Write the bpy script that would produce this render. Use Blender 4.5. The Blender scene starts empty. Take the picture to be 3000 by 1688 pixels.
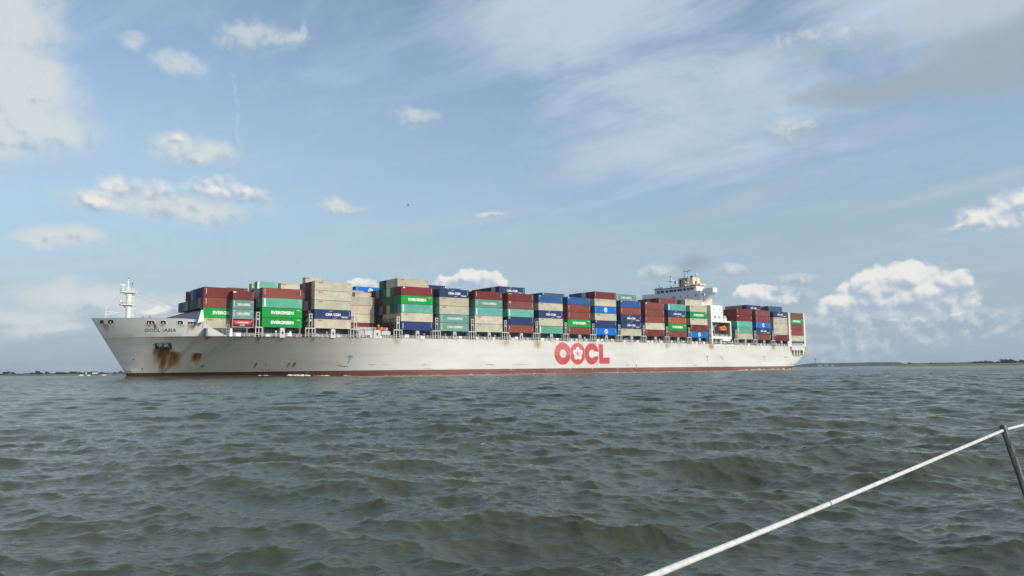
import bpy, bmesh, math, random
import numpy as np
from mathutils import Vector, Matrix
random.seed(7)
R=math.radians
sc=bpy.context.scene
col=sc.collection

# ------------------------------------------------------------------ camera
CAM_H=1.689
cd=bpy.data.cameras.new('camera'); cam=bpy.data.objects.new('camera',cd); col.objects.link(cam)
cd.sensor_width=36.0; cd.lens=27.134; cd.clip_start=0.05; cd.clip_end=30000
cam.matrix_world=Matrix.Translation((0,0,CAM_H))@Matrix.Rotation(R(90+6.053),4,'X')@Matrix.Rotation(-0.01115,4,'Z')
sc.camera=cam

# ------------------------------------------------------------------ sun and sky
SUN_EL=R(29); SUN_AZ=math.atan2(0.860,-0.511)
sd=bpy.data.lights.new('sun','SUN'); sd.energy=2.4; sd.angle=R(0.53); sd.color=(1.0,0.955,0.88)
sun=bpy.data.objects.new('sun',sd); col.objects.link(sun)
sdir=Vector((math.sin(SUN_AZ)*math.cos(SUN_EL),math.cos(SUN_AZ)*math.cos(SUN_EL),math.sin(SUN_EL)))
sun.rotation_euler=sdir.to_track_quat('Z','Y').to_euler(); sun.location=(60,-60,80)
sc.view_settings.view_transform='Standard'; sc.view_settings.look='None'
sc.view_settings.exposure=0.35; sc.view_settings.gamma=1.0

# ---- small expression layer over shader nodes
class NT:
    def __init__(s,tree): s.t=tree; s.n=tree.nodes; s.l=tree.links
    def new(s,typ,**kw):
        n=s.n.new(typ)
        for k,v in kw.items(): setattr(n,k,v)
        return n
    def put(s,sock,v):
        if isinstance(v,bpy.types.NodeSocket): s.l.new(v,sock)
        elif v is not None: sock.default_value=v
    def m(s,op,a,b=None,c=None,clamp=False):
        n=s.new('ShaderNodeMath',operation=op,use_clamp=clamp)
        s.put(n.inputs[0],a)
        if b is not None: s.put(n.inputs[1],b)
        if c is not None: s.put(n.inputs[2],c)
        return n.outputs[0]
    def v(s,op,a,b=None):
        n=s.new('ShaderNodeVectorMath',operation=op)
        s.put(n.inputs[0],a)
        if b is not None: s.put(n.inputs[1],b)
        return n.outputs['Value'] if op in('LENGTH','DOT_PRODUCT') else n.outputs[0]
    def ss(s,x,a,b,lo=0.0,hi=1.0):
        n=s.new('ShaderNodeMapRange',interpolation_type='SMOOTHSTEP')
        s.put(n.inputs[0],x); s.put(n.inputs[1],a); s.put(n.inputs[2],b); n.inputs[3].default_value=lo; n.inputs[4].default_value=hi
        return n.outputs[0]
    def mix(s,f,a,b,blend='MIX'):
        n=s.new('ShaderNodeMix',data_type='RGBA',blend_type=blend)
        s.put(n.inputs[0],f); s.put(n.inputs[6],a); s.put(n.inputs[7],b)
        return n.outputs[2]
    def noise(s,vec,scale=1.0,detail=4.0,rough=0.55,dist=0.0,col=False,lac=2.0):
        n=s.new('ShaderNodeTexNoise'); s.put(n.inputs['Vector'],vec)
        n.inputs['Scale'].default_value=scale; n.inputs['Detail'].default_value=detail
        n.inputs['Roughness'].default_value=rough; n.inputs['Distortion'].default_value=dist; n.inputs['Lacunarity'].default_value=lac
        return n.outputs['Color'] if col else n.outputs['Fac']
    def xyz(s,x,y,z):
        n=s.new('ShaderNodeCombineXYZ'); s.put(n.inputs[0],x); s.put(n.inputs[1],y); s.put(n.inputs[2],z); return n.outputs[0]
    def sep(s,vec):
        n=s.new('ShaderNodeSeparateXYZ'); s.put(n.inputs[0],vec); return n.outputs
def C4(r,g,b): return (r,g,b,1.0)

SOFT=[(-0.592,0.374,0.049,0.039),(-0.574,0.316,0.062,0.039),(-0.593,0.325,0.057,0.052),(-0.556,0.272,0.067,0.031),(-0.594,0.262,0.062,0.036),(-0.422,0.200,0.124,0.020),(-0.535,0.152,0.057,0.016),(-0.331,0.402,0.057,0.023),(-0.295,0.404,0.031,0.015),(-0.277,0.412,0.011,0.021),(-0.414,0.361,0.036,0.014),(-0.467,0.379,0.023,0.011),(-0.375,0.271,0.036,0.018),(-0.420,0.274,0.031,0.016),(-0.402,0.262,0.057,0.011),(-0.128,0.326,0.031,0.012),(-0.224,0.209,0.031,0.008),(-0.027,0.198,0.023,0.005),(0.436,0.384,0.036,0.023),(0.391,0.380,0.052,0.018),(0.349,0.382,0.031,0.015),(-0.625,0.385,0.10,0.055),(-0.600,0.300,0.10,0.055),(0.355,0.282,0.041,0.021),(-0.565,0.062,0.062,0.011),(-0.489,0.082,0.124,0.021),(-0.434,0.065,0.052,0.018),(-0.550,0.050,0.046,0.008),(0.458,0.027,0.134,0.021),(0.407,0.010,0.103,0.021),(0.539,0.052,0.082,0.015),(0.538,0.025,0.103,0.026),(-0.560,0.335,0.031,0.013),(0.455,0.050,0.11,0.026),(0.395,0.052,0.040,0.028),(0.545,0.047,0.085,0.020),(0.330,0.082,0.050,0.018),(0.279,0.117,0.020,0.013),(0.349,0.107,0.025,0.010),(0.191,0.118,0.020,0.012)]
CRISP=[(-0.473,0.212,0.033,0.022),(-0.435,0.210,0.041,0.020),(-0.373,0.222,0.039,0.022),(-0.336,0.217,0.031,0.014),(-0.497,0.196,0.036,0.015),(-0.420,0.276,0.018,0.011),(-0.056,0.119,0.031,0.013),(-0.030,0.119,0.021,0.014),(-0.082,0.116,0.021,0.011),(-0.020,0.108,0.018,0.011),(-0.198,0.112,0.023,0.008),(0.479,0.100,0.039,0.023),(0.454,0.095,0.041,0.021),(0.511,0.091,0.023,0.019),(0.424,0.089,0.031,0.015),(0.470,0.086,0.078,0.030),(0.475,0.072,0.070,0.018),(0.574,0.172,0.026,0.019),(0.589,0.179,0.026,0.015),(0.554,0.163,0.026,0.014),(0.538,0.154,0.023,0.007),(0.582,0.154,0.031,0.013),(0.302,0.089,0.033,0.014),(0.316,0.094,0.021,0.008),(0.334,0.084,0.021,0.008),(0.401,0.071,0.026,0.015),(-0.430,0.072,0.031,0.009)]

def build_world():
    w=bpy.data.worlds.new('World'); sc.world=w; w.use_nodes=True; w.cycles.sampling_method='NONE'
    t=w.node_tree; t.nodes.clear(); N=NT(t)
    sky=N.new('ShaderNodeTexSky',sky_type='NISHITA'); sky.sun_disc=False
    sky.sun_elevation=SUN_EL; sky.sun_rotation=SUN_AZ; sky.altitude=0; sky.air_density=1.0; sky.dust_density=0.7; sky.ozone_density=1.6
    d=N.new('ShaderNodeTexCoord').outputs['Generated']
    dx,dy,dz=N.sep(d)
    az=N.m('ARCTAN2',dx,dy); el=N.m('ARCSINE',dz)
    p=N.xyz(az,el,0.0)
    # domain warp gives the clouds their ragged outline
    wv=N.v('SUBTRACT',N.noise(p,13,3,0.55,col=True),(0.5,0.5,0.5))
    pw=N.v('ADD',p,N.v('MULTIPLY',wv,(0.075,0.040,0.0)))
    wc=N.v('SUBTRACT',N.noise(p,34,6,0.62,col=True),(0.5,0.5,0.5))
    pc=N.v('ADD',p,N.v('MULTIPLY',wc,(0.030,0.024,0.0)))
    def field(lst,q):
        acc=None; num=None; den=None
        for (cx,cy,rx,ry) in lst:
            if den is not None: q=N.v('ADD',q,N.v('MULTIPLY',den,(1e-7,0.0,0.0)))   # keeps evaluation in order: shader stack is small
            o=N.v('MULTIPLY',N.v('SUBTRACT',q,(cx,cy,0)),(1/rx,1/ry,0))
            mm=N.m('SUBTRACT',1.0,N.v('LENGTH',o))
            pos=N.m('MAXIMUM',mm,0.0)
            ty=N.m('MULTIPLY',N.sep(o)[1],pos)
            acc=mm if acc is None else N.m('SMOOTH_MAX',acc,mm,0.35)
            num=ty if num is None else N.m('ADD',num,ty)
            den=pos if den is None else N.m('ADD',den,pos)
        return acc,N.m('DIVIDE',num,N.m('ADD',den,0.05))
    fine=N.noise(p,48,6,0.62)
    rel=N.m('SUBTRACT',N.noise(p,42,5,0.6),N.noise(N.v('ADD',p,(0.005,0.008,0.0)),42,5,0.6))
    # thin high veils, stretched along one wind direction on a flat layer overhead
    den=N.m('ADD',dz,0.16)
    u=N.m('DIVIDE',dx,den); vv=N.m('DIVIDE',dy,den)
    ur=N.m('SUBTRACT',N.m('MULTIPLY',vv,0.64),N.m('MULTIPLY',u,0.77)); vr=N.m('ADD',N.m('MULTIPLY',vv,0.77),N.m('MULTIPLY',u,0.64))
    cp=N.xyz(N.m('MULTIPLY',ur,0.85),N.m('MULTIPLY',vr,1.6),0.0)
    ci=N.noise(cp,1.6,8,0.62,1.1)
    ci2=N.noise(N.xyz(N.m('MULTIPLY',ur,1.8),N.m('MULTIPLY',vr,5.5),3.0),1.3,6,0.6,0.4)
    cir=N.m('ADD',N.m('MULTIPLY',ci,0.66),N.m('MULTIPLY',ci2,0.34))
    def patch(cx,cy,rx,ry):
        return N.m('SUBTRACT',1.0,N.v('LENGTH',N.v('MULTIPLY',N.v('SUBTRACT',pw,(cx,cy,0)),(1/rx,1/ry,0))),clamp=True)
    pt=N.m('MAXIMUM',N.m('MAXIMUM',patch(0.24,0.325,0.27,0.145),patch(0.13,0.45,0.32,0.11)),N.m('MULTIPLY',patch(0.50,0.42,0.26,0.13),0.8))
    thr=N.m('SUBTRACT',0.57,N.m('MULTIPLY',N.ss(pt,0.0,0.75),0.30))
    ca=N.m('MULTIPLY',N.ss(N.m('SUBTRACT',cir,thr),-0.10,0.34),0.95)
    # old contrail
    cseg=None
    for (ax,ay,bx,by) in ((-0.3618,0.3873,-0.3597,0.365),(-0.3597,0.365,-0.3525,0.343),(-0.3525,0.343,-0.3496,0.306),(-0.3496,0.306,-0.3436,0.260)):
        tt=N.m('DIVIDE',N.m('SUBTRACT',el,ay),by-ay)
        xx=N.m('ADD',ax,N.m('MULTIPLY',tt,bx-ax))
        dd=N.m('ABSOLUTE',N.m('SUBTRACT',N.sep(pc)[0],xx))
        inr=N.m('MULTIPLY',N.m('GREATER_THAN',tt,0.0),N.m('LESS_THAN',tt,1.0))
        a=N.m('MULTIPLY',N.ss(dd,0.0055,0.0005),inr)
        cseg=a if cseg is None else N.m('MAXIMUM',cseg,a)
    ca=N.m('MAXIMUM',ca,N.m('MULTIPLY',cseg,N.ss(fine,0.36,0.66,0.0,0.5)))
    dk=N.m('MAXIMUM',N.m('MAXIMUM',patch(0.61,0.335,0.15,0.055),patch(0.50,0.313,0.13,0.020)),N.m('MULTIPLY',patch(0.42,0.320,0.08,0.020),0.8))
    dkA=N.m('MULTIPLY',N.ss(N.m('ADD',dk,N.m('MULTIPLY',N.m('SUBTRACT',fine,0.5),0.6)),-0.05,0.65),0.85)
    lt=N.m('MULTIPLY',N.ss(N.m('ADD',patch(0.585,0.395,0.16,0.055),N.m('MULTIPLY',N.m('SUBTRACT',fine,0.5),0.6)),-0.05,0.8),0.75)
    sa,sty=field(SOFT,pw)
    softA=N.m('MULTIPLY',N.ss(N.m('ADD',sa,N.m('MULTIPLY',N.m('SUBTRACT',fine,0.5),0.7)),-0.20,0.75),0.92)
    softA=N.m('MULTIPLY',softA,N.m('SUBTRACT',1.0,N.m('MULTIPLY',N.m('MULTIPLY',N.ss(el,0.25,0.36),N.ss(az,-0.53,-0.46)),N.ss(fine,0.30,0.62,0.75,0.25))))
    ka,kty=field(CRISP,pc)
    def bil(q):
        e=None
        for sc_,am in((30.0,1.0),(70.0,0.55)):
            v=N.new('ShaderNodeTexVoronoi'); v.feature='F1'; v.voronoi_dimensions='2D'; N.put(v.inputs['Vector'],q); v.inputs['Scale'].default_value=sc_
            t_=N.m('MULTIPLY',v.outputs['Distance'],am); e=t_ if e is None else N.m('ADD',e,t_)
        return e
    pb=N.v('ADD',p,N.v('MULTIPLY',wc,(0.014,0.014,0.0)))
    e0=bil(pb); relB=N.m('SUBTRACT',bil(N.v('ADD',pb,(0.0035,0.0055,0.0))),e0)
    kd=N.m('ADD',N.m('ADD',ka,N.m('MULTIPLY',N.m('SUBTRACT',fine,0.5),0.55)),N.m('MULTIPLY',N.m('SUBTRACT',0.62,e0),0.45))
    # low cumuli keep a harder edge than the high ones
    crispA=N.m('MULTIPLY',N.ss(kd,-0.05,N.ss(el,0.12,0.19,0.28,0.85)),N.ss(kty,-0.75,-0.25,0.45,1.0))
    # horizon haze and low banks
    bank=N.noise(N.xyz(N.m('MULTIPLY',az,3.0),N.m('MULTIPLY',el,17.0),0.0),2.2,6,0.58,0.3)
    bankA=N.m('MULTIPLY',N.m('MULTIPLY',N.ss(bank,0.36,0.64),N.ss(el,0.15,0.02)),N.ss(N.m('ABSOLUTE',N.m('SUBTRACT',az,0.05)),0.05,0.45,0.35,0.85))
    stk=N.noise(N.xyz(N.m('MULTIPLY',az,2.2),N.m('ADD',N.m('MULTIPLY',el,15.0),N.m('MULTIPLY',az,-2.2)),5.0),1.6,6,0.6,0.5)
    stkA=N.m('MULTIPLY',N.m('MULTIPLY',N.ss(stk,0.46,0.72),N.ss(el,0.06,0.13)),N.m('MULTIPLY',N.ss(el,0.34,0.22),0.5))
    # grade
    sk=N.mix(1.0,sky.outputs[0],C4(SK[0],SK[1],SK[2]),'MULTIPLY')
    hz=N.mix(N.ss(el,0.44,0.0,0.0,0.80),sk,C4(*HZ))
    c=N.mix(ca,hz,C4(*CI))
    c=N.mix(stkA,c,C4(3.1,3.75,4.35))
    bc=N.mix(N.ss(bank,0.42,0.72),C4(*BK0),C4(*BK1))
    c=N.mix(bankA,c,bc)
    g=N.ss(N.m('ADD',N.m('ADD',N.m('MULTIPLY',sty,0.8),N.m('MULTIPLY',rel,2.6)),N.m('MULTIPLY',N.m('SUBTRACT',az,0.1),-0.9)),-0.6,0.5)
    c=N.mix(lt,c,C4(3.3,3.75,4.1)); c=N.mix(dkA,c,C4(2.3,2.75,3.2))
    c=N.mix(softA,c,N.mix(g,C4(*SF0),C4(*SF1)))
    g2=N.ss(N.m('ADD',N.m('MULTIPLY',kty,1.15),N.m('ADD',N.m('MULTIPLY',rel,1.6),N.m('MULTIPLY',relB,1.3))),-0.75,0.62)
    c=N.mix(crispA,c,N.mix(g2,C4(*CR0),C4(*CR1)))
    bg=N.new('ShaderNodeBackground'); N.l.new(c,bg.inputs[0]); bg.inputs[1].default_value=0.12
    o=N.new('ShaderNodeOutputWorld'); N.l.new(bg.outputs[0],o.inputs[0])
SK=(1.22,1.14,1.0); HZ=(1.87,2.63,3.58); CI=(3.3,4.15,5.0); BK0=(1.9,2.5,3.2); BK1=(3.2,3.7,4.2)
SF0=(2.5,3.15,3.75); SF1=(4.3,4.65,4.75); CR0=(2.6,3.25,4.1); CR1=(5.5,5.5,5.3)
build_world()
sc.cycles.max_bounces=5; sc.cycles.diffuse_bounces=2; sc.cycles.glossy_bounces=3; sc.cycles.volume_bounces=0

# ------------------------------------------------------------------ materials
def mat(name,color,rough=0.5,metal=0.0,var=0.08,scale=3.0,bump=0.0,spec=0.5,dirt=None,coord='Object'):
    m=bpy.data.materials.new(name); m.use_nodes=True; N=NT(m.node_tree)
    b=N.n['Principled BSDF']; b.inputs['Roughness'].default_value=rough; b.inputs['Metallic'].default_value=metal
    b.inputs['Specular IOR Level'].default_value=spec
    tc=N.new('ShaderNodeTexCoord').outputs[coord]
    f=N.noise(tc,scale,5,0.6)
    lo=tuple(max(0,c*(1-var*1.8)) for c in color); hi=tuple(min(1,c*(1+var)) for c in color)
    c=N.mix(N.ss(f,0.3,0.7),C4(*lo),C4(*hi))
    if dirt:
        st=N.noise(N.v('MULTIPLY',tc,(1.6,1.6,0.22)),dirt[1],5,0.65)
        c=N.mix(N.ss(st,dirt[2],dirt[2]+0.2,0.0,dirt[3]),c,C4(*dirt[0]))
    N.l.new(c,b.inputs['Base Color'])
    if bump>0:
        bn=N.new('ShaderNodeBump'); bn.inputs['Strength'].default_value=bump; bn.inputs['Distance'].default_value=0.02
        N.l.new(f,bn.inputs['Height']); N.l.new(bn.outputs[0],b.inputs['Normal'])
    return m
RUST=(0.16,0.07,0.025)
M={}
M['white']=mat('white_paint',(0.78,0.77,0.72),0.45,dirt=((0.42,0.36,0.24),1.2,0.6,0.3))
M['bright_white']=mat('bright_white_paint',(0.84,0.84,0.80),0.4,var=0.03)
M['letter_white']=mat('letter_white',(0.82,0.82,0.78),0.5,var=0.06,scale=2)
M['letter_red']=mat('letter_red',(0.50,0.05,0.04),0.55,var=0.1)
M['letter_blue']=mat('letter_blue',(0.025,0.155,0.225),0.5,var=0.15)
M['mark_blue']=mat('mark_blue',(0.03,0.33,0.55),0.5)
M['letter_yellow']=mat('letter_yellow',(0.75,0.45,0.04),0.5)
M['deck_grey']=mat('deck_grey_paint',(0.46,0.455,0.43),0.55,dirt=(RUST,1.0,0.62,0.6),scale=1.2)
M['pale_grey']=mat('pale_grey_paint',(0.60,0.585,0.53),0.5,dirt=((0.3,0.2,0.1),1.0,0.62,0.5))
M['lash_inner']=mat('weathered_steel',(0.22,0.17,0.13),0.7,dirt=(RUST,1.0,0.45,0.7))
M['coaming']=mat('coaming_grey',(0.15,0.165,0.18),0.6,dirt=(RUST,0.8,0.62,0.4))
M['dark']=mat('shade_and_scuff_dark',(0.03,0.03,0.03),0.8)  # shade inside openings as a near-black colour; scuffs and anchor use it too
M['glass']=mat('dark_window_glass',(0.02,0.03,0.035),0.12,var=0.3,spec=0.8)
M['cream']=mat('cream_paint',(0.76,0.68,0.44),0.5,dirt=((0.3,0.2,0.1),1.0,0.6,0.4))
M['red']=mat('red_paint',(0.48,0.05,0.04),0.5)
M['rustred']=mat('faded_red_paint',(0.34,0.10,0.07),0.6)
M['yellow']=mat('yellow_paint',(0.78,0.55,0.05),0.5)
M['green']=mat('green_paint',(0.08,0.30,0.24),0.5)
M['recess']=mat('recess_paint',(0.40,0.38,0.33),0.6)
M['orange']=mat('orange_fibreglass',(0.86,0.27,0.075),0.35,var=0.06)
M['pink']=mat('faded_pink_paint',(0.70,0.26,0.26),0.6)
M['grey_front']=mat('grey_bulkhead_paint',(0.33,0.35,0.37),0.55,dirt=(RUST,0.8,0.66,0.4))
M['deckplate']=mat('deck_plating',(0.12,0.07,0.05),0.7)
M['black']=mat('black_paint',(0.025,0.025,0.028),0.5)
M['flag']=mat('dark_blue_flag',(0.02,0.035,0.08),0.7)

def container_mat():
    m=bpy.data.materials.new('container_paint'); m.use_nodes=True; N=NT(m.node_tree)
    b=N.n['Principled BSDF']; b.inputs['Roughness'].default_value=0.6; b.inputs['Specular IOR Level'].default_value=0.18
    oi=N.new('ShaderNodeObjectInfo'); tc=N.new('ShaderNodeTexCoord').outputs['Object']
    off=N.v('MULTIPLY',oi.outputs['Location'],(0.37,0.51,0.73))
    q=N.v('ADD',tc,off)
    big=N.noise(N.v('MULTIPLY',q,(0.35,0.35,0.5)),1.0,4,0.6)
    c=N.mix(1.0,oi.outputs['Color'],N.mix(N.ss(big,0.3,0.72),C4(0.86,0.86,0.87),C4(1.08,1.07,1.05)),'MULTIPLY')
    st=N.noise(N.v('MULTIPLY',q,(2.3,2.3,0.16)),1.0,6,0.65)
    z=N.sep(tc)[2]
    c=N.mix(N.m('MULTIPLY',N.ss(st,0.50,0.74,0.0,0.20),N.ss(z,-0.4,3.2,0.55,1.0)),c,C4(0.20,0.17,0.13))
    pale=N.noise(N.v('MULTIPLY',q,(0.7,0.7,1.3)),1.3,6,0.7)
    c=N.mix(N.ss(pale,0.60,0.80,0.0,0.05),c,C4(0.6,0.58,0.52))
    sp=N.noise(q,2.6,6,0.72)
    c=N.mix(N.m('MULTIPLY',N.ss(sp,0.64,0.72),0.7),c,C4(*RUST))
    N.l.new(c,b.inputs['Base Color'])
    return m
M['container']=container_mat()

def hull_mat(name,boot=False):
    m=bpy.data.materials.new(name); m.use_nodes=True; N=NT(m.node_tree)
    b=N.n['Principled BSDF']; b.inputs['Roughness'].default_value=0.5; b.inputs['Specular IOR Level'].default_value=0.35
    tc=N.new('ShaderNodeTexCoord').outputs['Object']
    s,q,z=N.sep(tc)
    sz=N.xyz(s,0.0,z)
    big=N.noise(N.v('MULTIPLY',sz,(0.05,1,0.16)),1.0,6,0.6)
    if boot:
        c=N.mix(N.ss(big,0.35,0.7),C4(0.17,0.068,0.055),C4(0.28,0.125,0.10))
        pk=N.noise(N.v('MULTIPLY',sz,(0.12,1,0.8)),1.0,6,0.65)
        c=N.mix(N.ss(pk,0.58,0.66,0,0.6),c,C4(0.36,0.17,0.15))
        pl=N.noise(N.v('MULTIPLY',sz,(0.5,1,3.0)),1.0,5,0.7)
        c=N.mix(N.ss(pl,0.64,0.72,0,0.55),c,C4(0.42,0.36,0.30))
        c=N.mix(N.m('MULTIPLY',N.ss(s,70.0,0.0),0.7),c,C4(0.095,0.030,0.025))
        low=N.noise(N.v('MULTIPLY',sz,(0.08,1,0.0)),1.0,4,0.6)
        zz=N.m('SUBTRACT',z,N.m('MULTIPLY',low,1.1))
        c=N.mix(N.ss(zz,0.5,0.15,0,0.75),c,C4(0.24,0.05,0.038))
    else:
        c=N.mix(N.ss(big,0.32,0.72),C4(0.66,0.645,0.585),C4(0.76,0.75,0.70))
        # plate tone steps
        vor=N.new('ShaderNodeTexVoronoi'); vor.feature='F1'; N.put(vor.inputs['Vector'],N.v('MULTIPLY',sz,(0.075,1,0.22))); vor.inputs['Scale'].default_value=1.0; vor.inputs['Randomness'].default_value=0.7
        vs=N.sep(vor.outputs['Color'])
        c=N.mix(N.m('MULTIPLY',vs[0],0.10),c,C4(0.60,0.58,0.52))
        # runs below the sheer strake
        st=N.noise(N.v('MULTIPLY',sz,(0.42,1,0.025)),1.0,6,0.62)
        ln=N.noise(N.v('MULTIPLY',sz,(0.15,1,0.0)),1.0,3,0.6)
        reach=N.m('SUBTRACT',11.9,N.m('MULTIPLY',ln,5.2))
        fall=N.m('MULTIPLY',N.ss(z,reach,12.3),N.ss(z,13.1,12.3))
        c=N.mix(N.m('MULTIPLY',N.m('MULTIPLY',fall,N.ss(st,0.40,0.66)),0.58),c,C4(0.56,0.45,0.23))
        st2=N.noise(N.v('MULTIPLY',sz,(1.6,1,0.05)),1.0,5,0.6)
        c=N.mix(N.m('MULTIPLY',N.ss(st2,0.58,0.74),0.20),c,C4(0.42,0.37,0.28))
        # weld seams
        for zz in (7.0,9.9):
            c=N.mix(N.m('MULTIPLY',N.ss(N.m('ABSOLUTE',N.m('SUBTRACT',z,zz)),0.07,0.02),0.28),c,C4(0.36,0.35,0.33))
        # scuffs low on the side
        sc1=N.noise(N.v('MULTIPLY',sz,(0.10,1,1.5)),1.0,7,0.68)
        band=N.m('MULTIPLY',N.ss(z,5.6,3.2),N.ss(z,1.6,2.6))
        c=N.mix(N.m('MULTIPLY',N.m('MULTIPLY',N.ss(sc1,0.585,0.64),band),0.75),c,C4(0.20,0.20,0.20))
        sc2=N.noise(N.v('MULTIPLY',sz,(0.06,1,0.6)),1.0,7,0.7)
        c=N.mix(N.m('MULTIPLY',N.m('MULTIPLY',N.ss(sc2,0.57,0.66),N.ss(z,3.6,2.3)),N.m('MULTIPLY',N.ss(s,225.0,262.0),0.7)),c,C4(0.22,0.19,0.17))
        # rust: (s, z of the source, half width, length, strength, drift)
        wob=N.m('MULTIPLY',N.m('SUBTRACT',N.noise(N.v('MULTIPLY',sz,(0.9,1,0.25)),1.0,5,0.65),0.5),1.6)
        fleck=N.noise(N.v('MULTIPLY',sz,(1.4,1,0.35)),1.0,6,0.65)
        rust=[(-24.0,9.0,2.0,6.0,1.0,0.45),(-23.4,8.6,0.9,8.6,1.0,0.22),(-21.6,8.0,1.9,6.2,0.8,0.55),(-15.1,7.5,1.2,3.4,1.0,0.15),(-14.6,6.4,0.5,4.0,0.35,0.2),
              (-27.0,15.6,0.38,2.2,0.9,0.5),(-28.2,15.4,0.6,1.4,0.4,0.1),(-25.2,15.4,0.7,1.3,0.35,0.1),(-21.0,15.4,0.9,1.5,0.35,0.1),(-18.5,15.3,0.9,2.6,0.5,0.05),(-19.3,15.3,0.3,4.0,0.35,0.0),
              (-37.6,15.8,0.7,3.2,0.45,0.6),(-36.2,15.8,0.6,2.6,0.32,0.4),(-25.0,14.2,0.5,2.0,0.3,0.1),(2.5,4.75,0.35,2.4,0.75,0.0),(12.3,4.75,0.35,2.2,0.8,0.0),(13.9,4.75,0.42,2.4,0.85,0.0),
              (-14.3,12.1,0.9,1.6,0.6,0.1),(-0.6,12.2,0.7,3.0,0.45,0.0),(16.0,12.2,0.9,2.6,0.35,0.0),(45.0,12.2,1.6,3.2,0.30,0.0),(90.0,12.2,1.8,3.4,0.32,0.0),(104.7,12.2,1.9,4.2,0.42,0.0),(134,12.2,1.6,3.0,0.32,0),(178,12.2,1.8,3.4,0.36,0),(208.5,12.2,2.2,3.4,0.5,0),(258,12.2,1.8,3.6,0.45,0),(273.4,12.0,0.8,4.0,0.9,0.1),(287,12.6,0.7,4.5,0.6,0),
              (278.5,7.6,4.8,1.3,0.5,0.0)]
        tot=None
        for (rs,rz,hw,ln_,k,dr) in rust:
            zq=z if tot is None else N.m('MULTIPLY_ADD',tot,1e-7,z)
            t=N.m('DIVIDE',N.m('SUBTRACT',rz,zq),ln_)
            cx=N.m('ADD',rs,N.m('MULTIPLY',t,dr*ln_*0.5))
            w_=N.m('ADD',hw*1.15,N.m('MULTIPLY',t,hw*0.2))
            dd=N.m('DIVIDE',N.m('ABSOLUTE',N.m('SUBTRACT',N.m('ADD',s,N.m('MULTIPLY',wob,min(0.7,hw*0.6))),cx)),w_)
            a=N.m('MULTIPLY',N.m('MULTIPLY',N.ss(dd,1.45,0.0),N.ss(t,-0.01,0.05)),N.ss(t,1.05,0.20))
            a=N.m('MULTIPLY',a,k)
            tot=a if tot is None else N.m('MAXIMUM',tot,a)
        tot=N.m('MULTIPLY',tot,N.ss(fleck,0.25,0.68,0.55,1.25))
        c=N.mix(N.ss(tot,0.02,0.5,0,0.84),c,C4(0.36,0.20,0.045))
        c=N.mix(N.ss(tot,0.40,0.85,0,0.95),c,C4(0.20,0.07,0.008))
    N.l.new(c,b.inputs['Base Color'])
    return m
M['hull']=hull_mat('hull_white_paint'); M['boot']=hull_mat('hull_red_antifouling',True)

def logo_mat():
    m=bpy.data.materials.new('faded_red_lettering'); m.use_nodes=True; N=NT(m.node_tree)
    b=N.n['Principled BSDF']; b.inputs['Roughness'].default_value=0.5
    tc=N.new('ShaderNodeTexCoord').outputs['Object']; s,q,z=N.sep(tc)
    n=N.noise(N.v('MULTIPLY',N.xyz(s,0.0,z),(0.35,1,0.35)),1.0,5,0.6)
    c=N.mix(N.ss(n,0.3,0.7),C4(0.50,0.055,0.05),C4(0.60,0.09,0.085))
    # the upper strakes were repainted earlier and have faded
    fade=N.m('MULTIPLY',N.m('GREATER_THAN',z,7.0),N.m('LESS_THAN',s,124.5))
    fade2=N.m('MULTIPLY',N.m('GREATER_THAN',z,9.0),N.m('LESS_THAN',s,129.0))
    c=N.mix(N.m('MULTIPLY',N.m('MAXIMUM',fade,fade2),0.45),c,C4(0.66,0.22,0.20))
    N.l.new(c,b.inputs['Base Color']); return m
M['logo']=logo_mat()

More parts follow.
